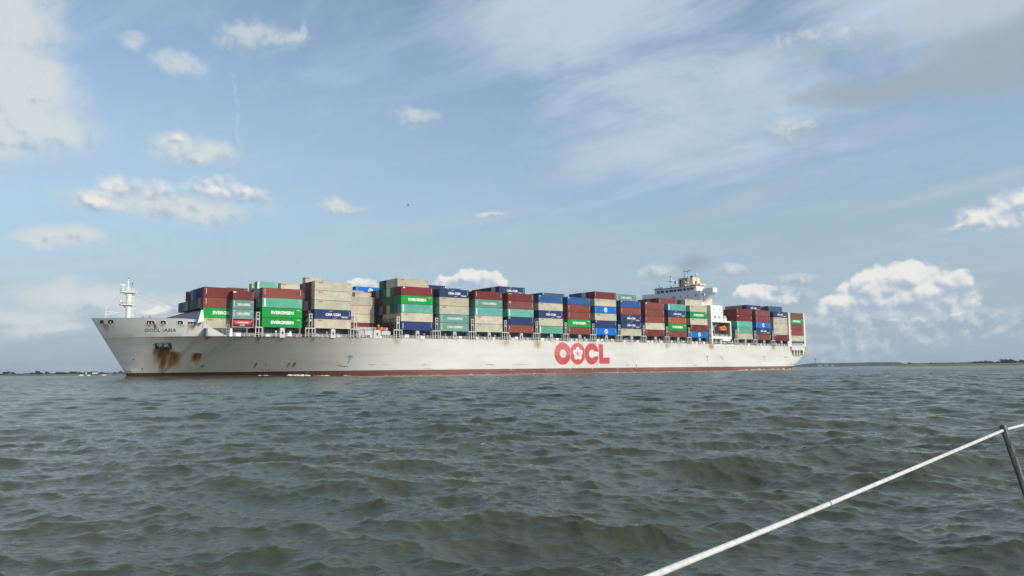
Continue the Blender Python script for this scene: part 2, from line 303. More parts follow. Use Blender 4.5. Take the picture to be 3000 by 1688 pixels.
# ------------------------------------------------------------------ mesh helpers
class MB:
    def __init__(s): s.v=[]; s.f=[]
    def add(s,vs,fs):
        o=len(s.v); s.v.extend(vs); s.f.extend([tuple(i+o for i in f) for f in fs]); return s
    def box(s,x0,x1,y0,y1,z0,z1):
        return s.add([(x0,y0,z0),(x1,y0,z0),(x1,y1,z0),(x0,y1,z0),(x0,y0,z1),(x1,y0,z1),(x1,y1,z1),(x0,y1,z1)],
              [(0,3,2,1),(4,5,6,7),(0,1,5,4),(1,2,6,5),(2,3,7,6),(3,0,4,7)])
    def tube(s,a,b,r0,r1=None,n=8,cap=True):
        r1=r0 if r1 is None else r1
        a=Vector(a); b=Vector(b); d=(b-a).normalized()
        x=d.orthogonal().normalized(); y=d.cross(x)
        vs=[]
        for p,r in((a,r0),(b,r1)):
            for i in range(n):
                t=2*math.pi*i/n; vs.append(tuple(p+x*(math.cos(t)*r)+y*(math.sin(t)*r)))
        fs=[(i,(i+1)%n,n+(i+1)%n,n+i) for i in range(n)]
        if cap: fs+= [tuple(range(n-1,-1,-1)),tuple(range(n,2*n))]
        return s.add(vs,fs)
    def path(s,pts,r,n=8):
        for a,b in zip(pts,pts[1:]): s.tube(a,b,r,r,n)
        return s
    def prism(s,poly,axis,lo,hi):
        n=len(poly); vs=[]
        for h in(lo,hi):
            for (a,b) in poly:
                vs.append({'x':(h,a,b),'y':(a,h,b),'z':(a,b,h)}[axis])
        fs=[(i,(i+1)%n,n+(i+1)%n,n+i) for i in range(n)]+[tuple(range(n-1,-1,-1)),tuple(range(n,2*n))]
        return s.add(vs,fs)
    def ico(s,c,r,sub=2,jit=0.0,sc_=(1,1,1)):
        bm=bmesh.new(); bmesh.ops.create_icosphere(bm,subdivisions=sub,radius=1.0)
        o=len(s.v)
        for v in bm.verts:
            k=r*(1+random.uniform(-jit,jit)); s.v.append((c[0]+v.co.x*k*sc_[0],c[1]+v.co.y*k*sc_[1],c[2]+v.co.z*k*sc_[2]))
        bm.verts.index_update()
        for f in bm.faces: s.f.append(tuple(v.index+o for v in f.verts))
        bm.free(); return s
    def mesh(s,name):
        me=bpy.data.meshes.new(name); me.from_pydata(s.v,[],s.f)
        bm=bmesh.new(); bm.from_mesh(me); bmesh.ops.recalc_face_normals(bm,faces=bm.faces); bm.to_mesh(me); bm.free()
        me.update(); return me
    def build(s,name,m,parent=None,smooth=False,label=None):
        me=s.mesh(name); me.materials.append(m)
        if smooth: me.shade_smooth()
        o=bpy.data.objects.new(name,me); col.objects.link(o)
        if parent: o.parent=parent
        if label: o['label']=label
        return o
def tag(o,label=None,cat=None,group=None,kind=None):
    if label: o['label']=label
    if cat: o['category']=cat
    if group: o['group']=group
    if kind: o['kind']=kind
    return o
def empty(name,loc,rz=0.0):
    o=bpy.data.objects.new(name,None); col.objects.link(o); o.location=loc; o.rotation_euler=(0,0,rz); o.empty_display_size=0.5; return o

_dg=[None]
def curve_to_vf(cu):
    o=bpy.data.objects.new('t',cu); col.objects.link(o)
    bpy.context.view_layer.update()
    dg=bpy.context.evaluated_depsgraph_get()
    me=bpy.data.meshes.new_from_object(o.evaluated_get(dg))
    vs=[tuple(v.co) for v in me.vertices]; fs=[tuple(p.vertices) for p in me.polygons]
    bpy.data.objects.remove(o); bpy.data.curves.remove(cu); bpy.data.meshes.remove(me)
    return vs,fs
def text_vf(txt,w,h,bold=0.02,sx=1.0):
    """flat lettering in the XY plane, centred on 0,0, scaled to w x h"""
    cu=bpy.data.curves.new('t','FONT'); cu.body=txt; cu.size=1.0; cu.offset=bold; cu.resolution_u=3; cu.space_character=sx
    vs,fs=curve_to_vf(cu)
    xs=[v[0] for v in vs]; ys=[v[1] for v in vs]
    x0,x1,y0,y1=min(xs),max(xs),min(ys),max(ys)
    return [((v[0]-(x0+x1)/2)/(x1-x0)*w,(v[1]-(y0+y1)/2)/(y1-y0)*h,0) for v in vs],fs
def shape_vf(loops):
    """filled 2-D outline with holes"""
    cu=bpy.data.curves.new('s','CURVE'); cu.dimensions='2D'; cu.fill_mode='BOTH'
    for lp in loops:
        sp=cu.splines.new('POLY'); sp.points.add(len(lp)-1); sp.use_cyclic_u=True
        for p,(x,y) in zip(sp.points,lp): p.co=(x,y,0,1)
    return curve_to_vf(cu)
def ell(cx,cy,rx,ry,n=40,a0=0,a1=360):
    return [(cx+rx*math.cos(R(a0+(a1-a0)*i/n)),cy+ry*math.sin(R(a0+(a1-a0)*i/n))) for i in range(n)]

# ------------------------------------------------------------------ water: one sheet, waves built as geometry near the camera
def build_water():
    rng=np.random.default_rng(11)
    def tile(L,n,kp,kmin,kmax,wdir,spread,rms):
        k1=2*np.pi*np.fft.fftfreq(n,L/n); kx,ky=np.meshgrid(k1,k1,indexing='ij'); k=np.hypot(kx,ky); k[0,0]=1
        S=k**-3.9*np.exp(-1.25*(kp/k)**2); S[(k<kmin)|(k>kmax)]=0
        th=np.arctan2(ky,kx)-wdir; S*=np.abs(np.cos(th))**spread+0.05; S[0,0]=0
        H=(rng.standard_normal((n,n))+1j*rng.standard_normal((n,n)))*np.sqrt(S)
        h=np.fft.ifft2(H).real; g=rms/h.std(); Hh=np.fft.fft2(h*g)
        dx=np.fft.ifft2(-1j*kx/k*Hh).real; dy=np.fft.ifft2(-1j*ky/k*Hh).real
        return (L,n,np.fft.ifft2(Hh).real,dx,dy)
    tA=tile(61.0,768,2*np.pi/4.6,2*np.pi/16,2*np.pi/0.45,R(78),3.6,WAVE_A)
    tB=tile(9.7,384,2*np.pi/0.7,2*np.pi/0.9,2*np.pi/0.10,R(58),1.2,WAVE_B)
    def samp(t,x,y):
        L,n,h,dx,dy=t; u=(x/L*n)%n; v=(y/L*n)%n; i=u.astype(int)%n; j=v.astype(int)%n; fu=u-np.floor(u); fv=v-np.floor(v); i2=(i+1)%n; j2=(j+1)%n
        f=lambda a:(a[i,j]*(1-fu)+a[i2,j]*fu)*(1-fv)+(a[i,j2]*(1-fu)+a[i2,j2]*fu)*fv
        return f(h),f(dx),f(dy)
    r=[3.4]
    while r[-1]<620: r.append(r[-1]*1.0040)
    while r[-1]<9000: r.append(r[-1]*1.05)
    r=np.array(r); nc=1100
    a=np.linspace(R(-50),R(50),nc)
    rr,aa=np.meshgrid(r,a,indexing='ij')
    x=rr*np.sin(aa); y=rr*np.cos(aa)
    z=np.zeros_like(x)
    hA,ax_,ay_=samp(tA,x+17,y+5)
    # pressure wave piled up along the bow of the moving ship
    ct,st_=math.cos(0.669606),math.sin(0.669606); sx=(x+72.8126)*ct+(y-224.141)*st_; qx=-(x+72.8126)*st_+(y-224.141)*ct
    hull_q=np.interp(sx,[-45,-31,-20,-8,6,16,27,38,52,84],[21.4,21.4,19.6,18.2,16.2,13.4,8.8,4.6,1.7,0])
    lat=np.clip(hull_q-qx,0,None); mound=np.interp(sx,[-50,-36,-30,-12,5,18,34],[0,0.55,1.0,0.85,0.6,0.25,0])*np.exp(-(lat/7.0)**2)
    mound+=np.interp(sx,[215,240,262,300,330],[0,0.15,0.3,0.25,0])*np.exp(-(lat/6.0)**2)
    # gusts: rougher and calmer areas
    gx=np.sin(x*0.021+1.3)*np.sin(y*0.017+0.4)+0.6*np.sin(x*0.047-y*0.031+2.0)
    gust=1.0+0.26*gx
    fA=np.clip((600-rr)/420,0,1)*gust
    hB,bx_,by_=samp(tB,x+2,y+3)
    fB=np.clip((42-rr)/26,0,1)*(1.0+0.35*gx)
    z+=hA*fA+hB*fB
    x2=x-1.1*ax_*fA-0.8*bx_*fB; y2=y-1.1*ay_*fA-0.8*by_*fB; z+=LEVEL+mound
    nr=len(r); co=np.stack([x2,y2,z],-1).reshape(-1,3).astype(np.float32)
    me=bpy.data.meshes.new('water'); me.vertices.add(len(co)); me.vertices.foreach_set('co',co.ravel())
    i=np.arange(nr-1)[:,None]*nc+np.arange(nc-1)[None,:]
    q=np.stack([i,i+1,i+nc+1,i+nc],-1).reshape(-1,4)[:,::-1]
    nf=len(q); me.loops.add(nf*4); me.loops.foreach_set('vertex_index',np.ascontiguousarray(q).ravel().astype(np.int32))
    me.polygons.add(nf); me.polygons.foreach_set('loop_start',(np.arange(nf)*4).astype(np.int32))
    me.polygons.foreach_set('use_smooth',np.ones(nf,bool))
    at=me.attributes.new('fetch','FLOAT','POINT'); at.data.foreach_set('value',np.clip((rr.ravel()-15)/260,0,1).astype(np.float32))
    me.update(calc_edges=True)
    m=bpy.data.materials.new('river_water'); m.use_nodes=True; N=NT(m.node_tree); b=N.n['Principled BSDF']
    tc=N.new('ShaderNodeTexCoord').outputs['Object']
    silt=N.noise(N.v('MULTIPLY',tc,(0.03,0.06,1)),1.0,4,0.55)
    c=N.mix(N.ss(silt,0.35,0.68),C4(*WAT0),C4(*WAT1)); N.l.new(c,b.inputs['Base Color'])
    b.inputs['IOR'].default_value=1.33; b.inputs['Specular IOR Level'].default_value=0.5
    att=N.new('ShaderNodeAttribute'); att.attribute_name='fetch'
    N.l.new(N.ss(att.outputs['Fac'],0.0,1.0,0.07,0.24),b.inputs['Roughness'])
    rip=N.noise(N.v('MULTIPLY',tc,(1.0,1.6,1)),7.0,5,0.6)
    rip2=N.noise(N.v('MULTIPLY',tc,(0.7,1.2,1)),1.3,6,0.62)
    b1=N.new('ShaderNodeBump'); b1.inputs['Strength'].default_value=0.55; b1.inputs['Distance'].default_value=0.045; N.l.new(rip,b1.inputs['Height'])
    b2=N.new('ShaderNodeBump'); N.l.new(N.ss(att.outputs['Fac'],0.0,0.5,0.1,0.8),b2.inputs['Strength']); b2.inputs['Distance'].default_value=0.16; N.l.new(rip2,b2.inputs['Height'])
    N.l.new(b1.outputs[0],b2.inputs['Normal']); N.l.new(b2.outputs[0],b.inputs['Normal'])
    me.materials.append(m)
    o=bpy.data.objects.new('water',me); col.objects.link(o); tag(o,kind='structure'); o['label']='choppy grey-green river water with short waves'
LEVEL=0.28; WAVE_A=0.043; WAVE_B=0.0078; WAT0=(0.054,0.063,0.039); WAT1=(0.082,0.089,0.052)
build_water()

# ------------------------------------------------------------------ the ship: local x runs aft from the bow, y inboard from the port side, z up
X0,Y0,TH=-72.8126,224.1410,0.669606
ship=empty('container_ship',(X0,Y0,0),TH)
tag(ship,'huge white container ship with red lettering on its side and rust under its anchor','container ship')
BEAM=42.8; ZD=12.36
def hog(s): return 0.2-0.55*((s-130)/150.0)**2
def hz(s,z): return z+hog(s)*max(0.0,min(1.0,z/ZD))
def stem(z): return -30.2-z*0.583
QW=[(-31,21.4),(-20,19.6),(-8,18.2),(6,16.2),(16,13.4),(27,8.8),(38,4.6),(52,1.7),(68,0.5),(84,0.0),(400,0.0)]
def qwl(s):
    """inboard offset at the waterline: fine bow that fills out well aft of the flared deck edge"""
    if s<=QW[0][0]: return 21.4
    k=0
    while s>QW[k+1][0]: k+=1
    g=lambda i:(QW[min(i+1,len(QW)-1)][1]-QW[max(i-1,0)][1])/(QW[min(i+1,len(QW)-1)][0]-QW[max(i-1,0)][0])
    (x0,y0),(x1,y1)=QW[k],QW[k+1]; h=x1-x0; t=(s-x0)/h; m0,m1=g(k),g(k+1)
    if y0==y1: return y0
    return max(0.0,(2*t**3-3*t*t+1)*y0+(t**3-2*t*t+t)*h*m0+(-2*t**3+3*t*t)*y1+(t**3-t*t)*h*m1)
def hq(s,z):
    q=0.
    if s<=stem(z): return 21.4
    ud=(s-stem(ZD))/36.0
    qd=21.4*(1-ud)**2.2 if ud<1 else 0.0
    if s<90:
        zs=max(-0.5,(-30.2-s)/0.583) if s<stem(0) else 0.0
        w=max(-0.25,min(1.,(z-zs)/(ZD-zs)))
        q=qd+(qwl(s)-qd)*(1-w)
    if s>250:
        zc=-3.0+12.3*(max(0,(s-250))/37.4)**2.6
        Rr=1.0+3.6*min(1.0,(s-250)/16.0)-2.9*max(0.0,min(1.0,(s-268)/12.0))
        if z<zc: q=21.4
        elif z<zc+Rr:
            d=(zc+Rr-z)/Rr; q=max(q,0.42*Rr*(1-math.sqrt(max(0.0,1-d*d))))
    return min(21.4,q)
SEND=287.4
def shell(name,zs,m,s_end=SEND,ztop=None,smooth=True):
    mb=MB(); n=190
    ts=[]
    for i in range(n+1):
        t=i/n
        ts.append(0.5*t**2.2+0.5*(1-(1-t)**1.9) if True else t)
    P=[];S=[]
    for z in zs:
        s0=stem(z)
        for t in ts:
            s=s0+(s_end-s0)*t; q=hq(s,z)
            P.append((s,q,hz(s,z)));S.append((s,BEAM-q,hz(s,z)))
    W=len(ts)
    for base,pts in((0,P),(len(P),S)):
        pass
    mb.v=P+S
    o=len(P)
    for j in range(len(zs)-1):
        for i in range(W-1):
            a=j*W+i
            mb.f.append((a,a+1,a+W+1,a+W)); mb.f.append((o+a,o+a+W,o+a+W+1,o+a+1))
        e=j*W+W-1
        mb.f.append((e,o+e,o+e+W,e+W))
    return mb.build(name,m,ship,smooth=False)
def smooth_angle(o,deg=30):
    o.data.shade_smooth()
    try: o.data.set_sharp_from_angle(angle=R(deg))
    except Exception: pass
ZB=2.05
smooth_angle(shell('hull',[ZB+(ZD-ZB)*i/44 for i in range(45)],M['hull']),25)
smooth_angle(shell('boot_topping',[-2.6+(ZB+2.6)*i/16 for i in range(17)],M['boot']),25)

# forecastle bulwark above the knuckle
BT=[(-41,17.45),(-38,17.33),(-33,17.28),(-25,17.1),(-21,16.98),(-16.9,16.66),(-15.7,15.9),(-14.8,15.0),(-14,14.45),(-13,13.85),(-12,13.3),(-11,12.75),(-9.85,12.2),(-9.0,12.02)]
def btop(s):
    for (a,za),(b,zb) in zip(BT,BT[1:]):
        if a<=s<=b: return za+(zb-za)*(s-a)/(b-a)
    return BT[0][1] if s<-41 else BT[-1][1]
def build_bulwark():
    mb=MB(); n=80; mrows=9
    for side in(0,1):
        for skin in(0,1):
            o=len(mb.v)
            for j in range(mrows+1):
                for i in range(n+1):
                    t=(i/n)**1.25
                    f=j/mrows
                    s=stem(ZD)+(-9.0-stem(ZD))*t
                    z0=hz(s,ZD); z1=max(z0+0.02,btop(s-3.0*(1-t)))
                    z=z0+(z1-z0)*f
                    # plan form follows the raked stem upwards
                    ss_=s-(z-z0)*0.583*(1-t)
                    q=hq(s,ZD)
                    q=min(21.4,q-0.10*(z-z0)*(1-t)*t+ (0.30 if skin else 0.0))
                    if t==0: q=21.4
                    mb.v.append((ss_+(0.25 if skin and t==0 else 0),q if side==0 else BEAM-q,z))
            W=n+1
            for j in range(mrows):
                for i in range(n):
                    a=o+j*W+i; mb.f.append((a,a+1,a+W+1,a+W))
            if skin:
                b=o-(mrows+1)*W
                for i in range(n):
                    a=mrows*W+i; mb.f.append((b+a,b+a+1,o+a+1,o+a))
    ob=mb.build('bulwark',M['hull'],ship); smooth_angle(ob,25); return ob
build_bulwark()
def bq(s,z):
    """port offset of the bulwark surface at s,z"""
    lo,hi=stem(ZD),-9.0
    for _ in range(40):
        m_=(lo+hi)/2; t=(m_-stem(ZD))/(-9.0-stem(ZD))
        if m_-(z-hz(m_,ZD))*0.583*(1-t)<s: lo=m_
        else: hi=m_
    t=(lo-stem(ZD))/(-9.0-stem(ZD)); return min(21.4,hq(lo,ZD)-0.10*(z-hz(lo,ZD))*(1-t)*t)

# decks
mb=MB(); pts=[]
for i in range(60):
    s=-36.9+(SEND+36.9-0.05)*(i/59)**1.6; pts.append((s,min(21.3,hq(s,ZD)+0.06)))
for i in range(59):
    a,b=pts[i],pts[i+1]
    mb.add([(a[0],a[1],hz(a[0],12.22)),(b[0],b[1],hz(b[0],12.22)),(b[0],BEAM-b[1],hz(b[0],12.22)),(a[0],BEAM-a[1],hz(a[0],12.22))],[(0,1,2,3)])
mb.build('deck',M['deckplate'],ship)
mb=MB(); pts=[]
for i in range(24):
    s=-38.2+21.8*i/23; pts.append((s,min(21.3,bq(s,15.6)+0.4)))
for i in range(23):
    a,b=pts[i],pts[i+1]
    mb.add([(a[0],a[1],15.6),(b[0],b[1],15.6),(b[0],BEAM-b[1],15.6),(a[0],BEAM-a[1],15.6)],[(0,1,2,3)])
mb.build('forecastle_deck',M['deckplate'],ship)

def surf_patch(name,outline_vf,m,sfun,depth=0.03,label=None,parent=None):
    """lay flat lettering (x along the hull, y up) on the shell"""
    vs,fs=outline_vf
    mb=MB(); mb.v=[sfun(v[0],v[1]) for v in vs]; mb.f=list(fs)
    return mb.build(name,m,parent or ship,label=label)
# ship's name on the bow: letters follow the plating
def name_part(txt,s0,s1):
    vs,fs=text_vf(txt,1.0,1.0,bold=0.02,sx=1.1); w=s1-s0
    surf_patch('name_lettering',(vs,fs),M['letter_blue'],lambda x,y:(s0+(x+0.5)*w,bq(s0+(x+0.5)*w,13.75+y*0.86)-0.05,13.8-(s0+(x+0.5)*w+28.98)*0.014+y*0.90),label='blue lettering '+txt)
name_part('OOCL',-28.98,-25.6); name_part('ASIA',-24.75,-22.0)
# mooring openings in the bulwark: flat patches, inner shade put into the colour
def chock(s0,s1,z0,z1,nroll,frame=True):
    mb=MB(); n=6
    def P(f,g,off): 
        s=s0+(s1-s0)*f+ (0.18*(g-0.5)*-1); z=z0+(z1-z0)*g; return (s,bq(s,z)+off,z)
    g=[(0,0),(1,0),(0.94,0.8),(0.85,1),(0.15,1),(0.06,0.8)]
    o=MB(); o.v=[P(f,h_,-0.03) for f,h_ in g]; o.f=[tuple(range(len(g)))]
    ob=o.build('mooring_opening_shade',M['dark'],ship)
    fr=MB()
    if frame:
        for (a,b) in zip(g,g[1:]+g[:1]): fr.tube(P(*a,-0.06),P(*b,-0.06),0.065,0.065,6)
        fr.build('frame',M['bright_white'],ob)
    for i in range(nroll):
        rr=MB(); f=(i+1)/(nroll+1); rr.tube(P(f-0.05,0.12,-0.06),P(f-0.05,0.62,-0.06),0.12,0.12,8); rr.build('roller',M['pale_grey'],ob)
for a in ((-28.9,-26.9,15.42,16.42,2),(-25.8,-24.4,15.4,16.42,1),(-22.0,-20.5,15.35,16.38,1),(-19.6,-17.4,15.25,16.1,2)): chock(*a)
for a in ((-38.7,-37.85,15.85,16.75,0,False),(-37.0,-35.85,15.85,16.78,1,False)): chock(*a)
# anchor pocket with the anchor: flat patch, its shade put into the colour
def hullP(s,z,off=0.0): return (s,hq(s,z)+off,hz(s,z))
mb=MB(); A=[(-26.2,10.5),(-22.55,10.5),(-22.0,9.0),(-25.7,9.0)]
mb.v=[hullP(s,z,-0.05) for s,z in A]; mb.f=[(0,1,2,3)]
pk=mb.build('anchor_pocket_shade',M['dark'],ship)
mb=MB()
for (a,b) in zip(A,A[1:]+A[:1]): mb.tube(hullP(*a,-0.06),hullP(*b,-0.06),0.06,0.06,6)
mb.build('rim',M['dark'],pk)
mb=MB(); mb.tube(hullP(-24.1,9.2,-0.12),hullP(-24.3,10.3,-0.12),0.22,0.22,8)
mb.tube(hullP(-25.2,9.35,-0.12),hullP(-23.0,9.3,-0.12),0.26,0.26,8); mb.tube(hullP(-25.2,9.35,-0.12),hullP(-25.3,9.95,-0.12),0.24,0.08,8); mb.tube(hullP(-23.0,9.3,-0.12),hullP(-22.9,9.9,-0.12),0.24,0.08,8)
mb.build('anchor',M['dark'],pk)  # anchor takes the pocket's painted shade colour
# breakwater
s0=-16.6
mb=MB(); mb.prism([(1.9,15.4),(BEAM-1.9,15.4),(BEAM-1.9,19.05),(21.4,19.35),(1.9,19.05)],'x',s0,s0+0.25)
bw=mb.build('breakwater',M['grey_front'],ship)
mb=MB(); mb.prism([(1.75,19.05),(21.4,19.36),(BEAM-1.75,19.05),(BEAM-1.75,19.2),(21.4,19.5),(1.75,19.2)],'x',s0-0.1,s0+0.35)
mb.build('top_rail',M['rustred'],bw)
mb=MB(); mb.prism([(s0-0.95,15.6),(s0+0.75,16.3),(s0+0.4,19.3),(s0-0.1,19.3)],'y',1.55,1.85); mb.build('end_bracket',M['bright_white'],bw)

# foremast
mb=MB(); c=(-31.2,21.4)
mb.tube((c[0],c[1],15.6),(c[0],c[1],25.0),0.74,0.66,16); fm=mb.build('foremast',M['bright_white'],ship,smooth=False); smooth_angle(fm,40)
mb=MB(); mb.tube((c[0]-0.3,c[1],25.2),(c[0]-0.3,c[1],28.7),0.27,0.2,10); mb.tube((c[0]-0.3,c[1],28.7),(c[0]-0.3,c[1],29.0),0.36,0.3,8); mb.tube((c[0]-0.3,c[1],28.2),(c[0]-0.8,c[1],28.3),0.12,0.12,6); mb.build('topmast',M['bright_white'],fm)
mb=MB(); mb.tube((c[0]-0.2,c[1],29.0),(c[0]-0.2,c[1],29.35),0.13,0.13,6); mb.build('mast_lamp',M['black'],fm); mb=MB(); mb.tube((c[0]+0.75,c[1],25.3),(c[0]+0.75,c[1],27.6),0.05,0.05,6); mb.tube((c[0]+0.75,c[1],27.6),(c[0]+0.75,c[1],27.95),0.16,0.16,6); mb.build('wind_sensor',M['black'],fm)
def platform(z,x0,x1,name):
    mb=MB(); mb.prism([(x0,z),(x1,z),(x1,z+0.22),(x0,z+0.22)],'y',c[1]-1.3,c[1]+1.3)
    mb.prism([(x0+0.6,z),(c[0]-0.6,z-0.75),(c[0]+0.6,z-0.75),(x1-0.3,z)],'y',c[1]-0.5,c[1]+0.5)
    ob=mb.build(name,M['bright_white'],fm)
    r=MB()
    for yy in(c[1]-1.28,c[1]+1.28):
        for k in(0.4,0.75,1.1): r.tube((x0,yy,z+0.2+k),(x1,yy,z+0.2+k),0.035,0.035,5)
        nn=6
        for i in range(nn+1): x=x0+(x1-x0)*i/nn; r.tube((x,yy,z+0.2),(x,yy,z+1.32),0.04,0.04,5)
    for xx in(x0,x1):
        for k in(0.4,0.75,1.1): r.tube((xx,c[1]-1.28,z+0.2+k),(xx,c[1]+1.28,z+0.2+k),0.035,0.035,5)
    r.build('guard_rail',M['bright_white'],fm); return ob
platform(21.4,c[0]-2.3,c[0]+1.2,'lower_platform'); platform(25.0,c[0]-2.1,c[0]+1.8,'upper_platform')
mb=MB(); mb.tube((c[0]-1.6,c[1],25.2),(c[0]-1.6,c[1],26.9),0.16,0.14,8); mb.tube((c[0]-0.9,c[1],25.2),(c[0]-1.6,c[1],26.2),0.07,0.07,6); mb.box(c[0]-1.95,c[0]-1.25,c[1]-0.3,c[1]+0.3,26.8,27.15); mb.box(c[0]-2.55,c[0]-0.7,c[1]-0.12,c[1]+0.12,27.15,27.33); mb.build('radar_scanner',M['bright_white'],fm)
mb=MB(); mb.tube((c[0]-2.5,c[1]-1.2,22.0),(c[0]-2.5,c[1]-1.2,22.7),0.32,0.32,10); mb.build('lamp_housing',M['letter_white'],fm)
mb=MB(); mb.box(c[0]-2.3,c[0]-1.7,c[1]-1.5,c[1]-1.3,21.75,22.1); mb.build('pennant_marker',M['green'],fm)
mb=MB()
for dx in(0.78,1.18): mb.tube((c[0]+dx,c[1],15.6),(c[0]+dx,c[1],25.0),0.045,0.045,5)
z=16.0
while z<25: mb.tube((c[0]+0.78,c[1],z),(c[0]+1.18,c[1],z),0.03,0.03,5); z+=0.4
for z in(16.5,18.5,20.5,22.5,24.4):
    mb.tube((c[0]+0.6,c[1],z),(c[0]+1.45,c[1],z),0.06,0.06,5); mb.tube((c[0]+1.5,c[1],z-0.6),(c[0]+1.5,c[1],z+0.6),0.05,0.05,5)
mb.build('ladder',M['bright_white'],fm)
mb=MB()
mb.tube((c[0]+1.7,c[1],25.6),(-12,c[1],19.3),0.022,0.022,4); mb.tube((c[0]+1.2,c[1],24.6),(-17,c[1],19.2),0.022,0.022,4); mb.tube((c[0]-2.0,c[1],25.2),(-37.0,c[1],19.2),0.018,0.018,4); mb.build('stay',M['coaming'],fm)
# jack staff with its boom
mb=MB(); x=-37.0
mb.tube((x,21.4,15.6),(x,21.4,19.4),0.13,0.11,8); mb.tube((x,21.4,19.4),(x+0.1,21.4,20.95),0.07,0.045,6)
js=mb.build('jack_staff',M['bright_white'],ship)
mb=MB(); mb.tube((x,21.4,19.35),(x+2.9,21.4,19.2),0.08,0.08,6); mb.tube((x,21.4,18.4),(x+2.9,21.4,19.2),0.10,0.08,6); mb.tube((x+1.1,21.4,19.3),(x+1.1,21.4,18.75),0.05,0.05,5); mb.box(x+2.7,x+3.1,21.25,21.55,19.1,19.3); mb.build('boom',M['bright_white'],js)
# small fittings on the forecastle
for (s,hh,mm,r) in ((-28.1,18.1,'coaming',0.16),(-26.2,18.15,'coaming',0.16)):
    mb=MB(); mb.tube((s,17.5,15.6),(s,17.5,hh-0.25),r*0.7,r*0.7,8); mb.tube((s,17.5,hh-0.3),(s,17.5,hh),r,r*0.9,8); mb.build('vent_post',M[mm],ship)
mb=MB(); mb.tube((-22.6,16,15.6),(-22.6,16,17.4),0.5,0.5,10); mb.tube((-22.6,15,17.5),(-22.6,17,17.5),0.28,0.28,8); mb.tube((-23.3,16,15.6),(-22.4,16,17.9),0.08,0.08,6); mb.build('winch',M['pale_grey'],ship)
mb=MB(); mb.tube((-21.4,16,15.6),(-21.4,16,17.9),0.22,0.28,8); mb.build('bollard',M['black'],ship)
mb=MB(); mb.tube((-20.4,16,15.6),(-20.4,16,17.5),0.12,0.12,8); mb.box(-20.8,-20.0,15.8,16.2,17.3,17.9); mb.build('fire_box',M['rustred'],ship)

# big red lettering on the side
def lg(lst,zref=0):  # logo pixel grid -> ship metres on the flat side
    kx=(142.7-113.05)/833.0; kz=(11.75-3.3)/338.0
    return [[(113.05+(x-637)*kx,11.75-(y-232)*kz) for x,y in lp] for lp in lst]
def logo_piece(name,loops,m,off,lab=None):
    vs,fs=shape_vf(lg(loops))
    return surf_patch(name,(vs,fs),m,lambda x,y:(x,-off,y+hog(x)*y/ZD),label=lab,parent=None)
def earc(cx,cy,rx,ry,a0,a1,n=40): return [(cx+rx*math.cos(R(a0+(a1-a0)*i/n)),cy-ry*math.sin(R(a0+(a1-a0)*i/n))) for i in range(n+1)]
mid1,mid2,mid3=869,1083,1300
def clipx(lp,lo,hi): return [(min(max(x,lo),hi),y) for x,y in lp]
O1=clipx(earc(757,400,120,168,0,360,64)[:-1],600,mid1-2); O2=clipx(earc(975,400,116,166,0,360,64)[:-1],mid1+2,mid2-2)
Cc=clipx(earc(1190,402,112,165,0,360,72)[:-1],mid2+2,mid3-3)
petals=[]
fl=[]
for k in range(200):
    a=2*math.pi*k/200; best=0
    for j in range(5):
        pa=math.pi/2+2*math.pi*j/5; pc=(0.62*math.cos(pa),0.62*math.sin(pa))
        b=pc[0]*math.cos(a)+pc[1]*math.sin(a); dsc=b*b-(0.62**2-0.375**2)
        if dsc>=0: best=max(best,b+math.sqrt(dsc))
    best=max(best,0.42); fl.append((980+best*math.cos(a)*75,398-best*math.sin(a)*104))
logo_piece('letter',[O1,earc(762,400,47,63,0,360,40)[:-1]],M['logo'],0.02,'red letter O')
logo_piece('letter',[O2,fl],M['logo'],0.02,'red letter O round a white blossom')
hole=earc(1195,402,47,63,34,326,40)
hole=hole+[(mid3-3,438)] if False else hole
Cx=[p for p in Cc]
# C: outer outline opened to the right by a slot
outer=earc(1190,402,112,165,14,346,64); outer=clipx(outer,mid2+2,mid3-3)
outer=[(mid3-3,366)]+[p for p in outer if not (p[0]>1296 and 366<p[1]<438)]+[(mid3-3,440)]
inner=earc(1195,402,47,63,322,38,40)
logo_piece('letter',[outer+[(1226,440)]+inner+[(1226,366)]],M['logo'],0.02,'red letter C')
logo_piece('letter',[[(1300,249),(1368,249),(1368,458),(1470,458),(1470,556),(1303,556)]],M['logo'],0.02,'red letter L')
logo_piece('blossom',[fl],M['letter_white'],0.012,'white five-petalled blossom')
vs=[];fs=[]
loops=[earc(980,400,15,20,0,360,20)[:-1]]
for j in range(5):
    pa=math.pi/2+2*math.pi*j/5
    for da,r0,r1,w in((0,0.30,0.52,0.035),(0.32,0.28,0.42,0.03),(-0.32,0.28,0.42,0.03)):
        ca,sa=math.cos(pa+da),math.sin(pa+da)
        q_=[(r0,-w),(r1,-w),(r1,w),(r0,w)]
        loops.append([(980+(ca*a-sa*b)*75,398-(sa*a+ca*b)*104) for a,b in q_])
    ca,sa=math.cos(pa),math.sin(pa); loops.append([(980+(ca*0.62+0.07*math.cos(t))*75,398-(sa*0.62+0.07*math.sin(t))*104) for t in [k*math.pi/4 for k in range(8)]])
logo_piece('blossom_stamens',loops,M['logo'],0.03)
for i,lp in enumerate(loops[1:]):
    pass
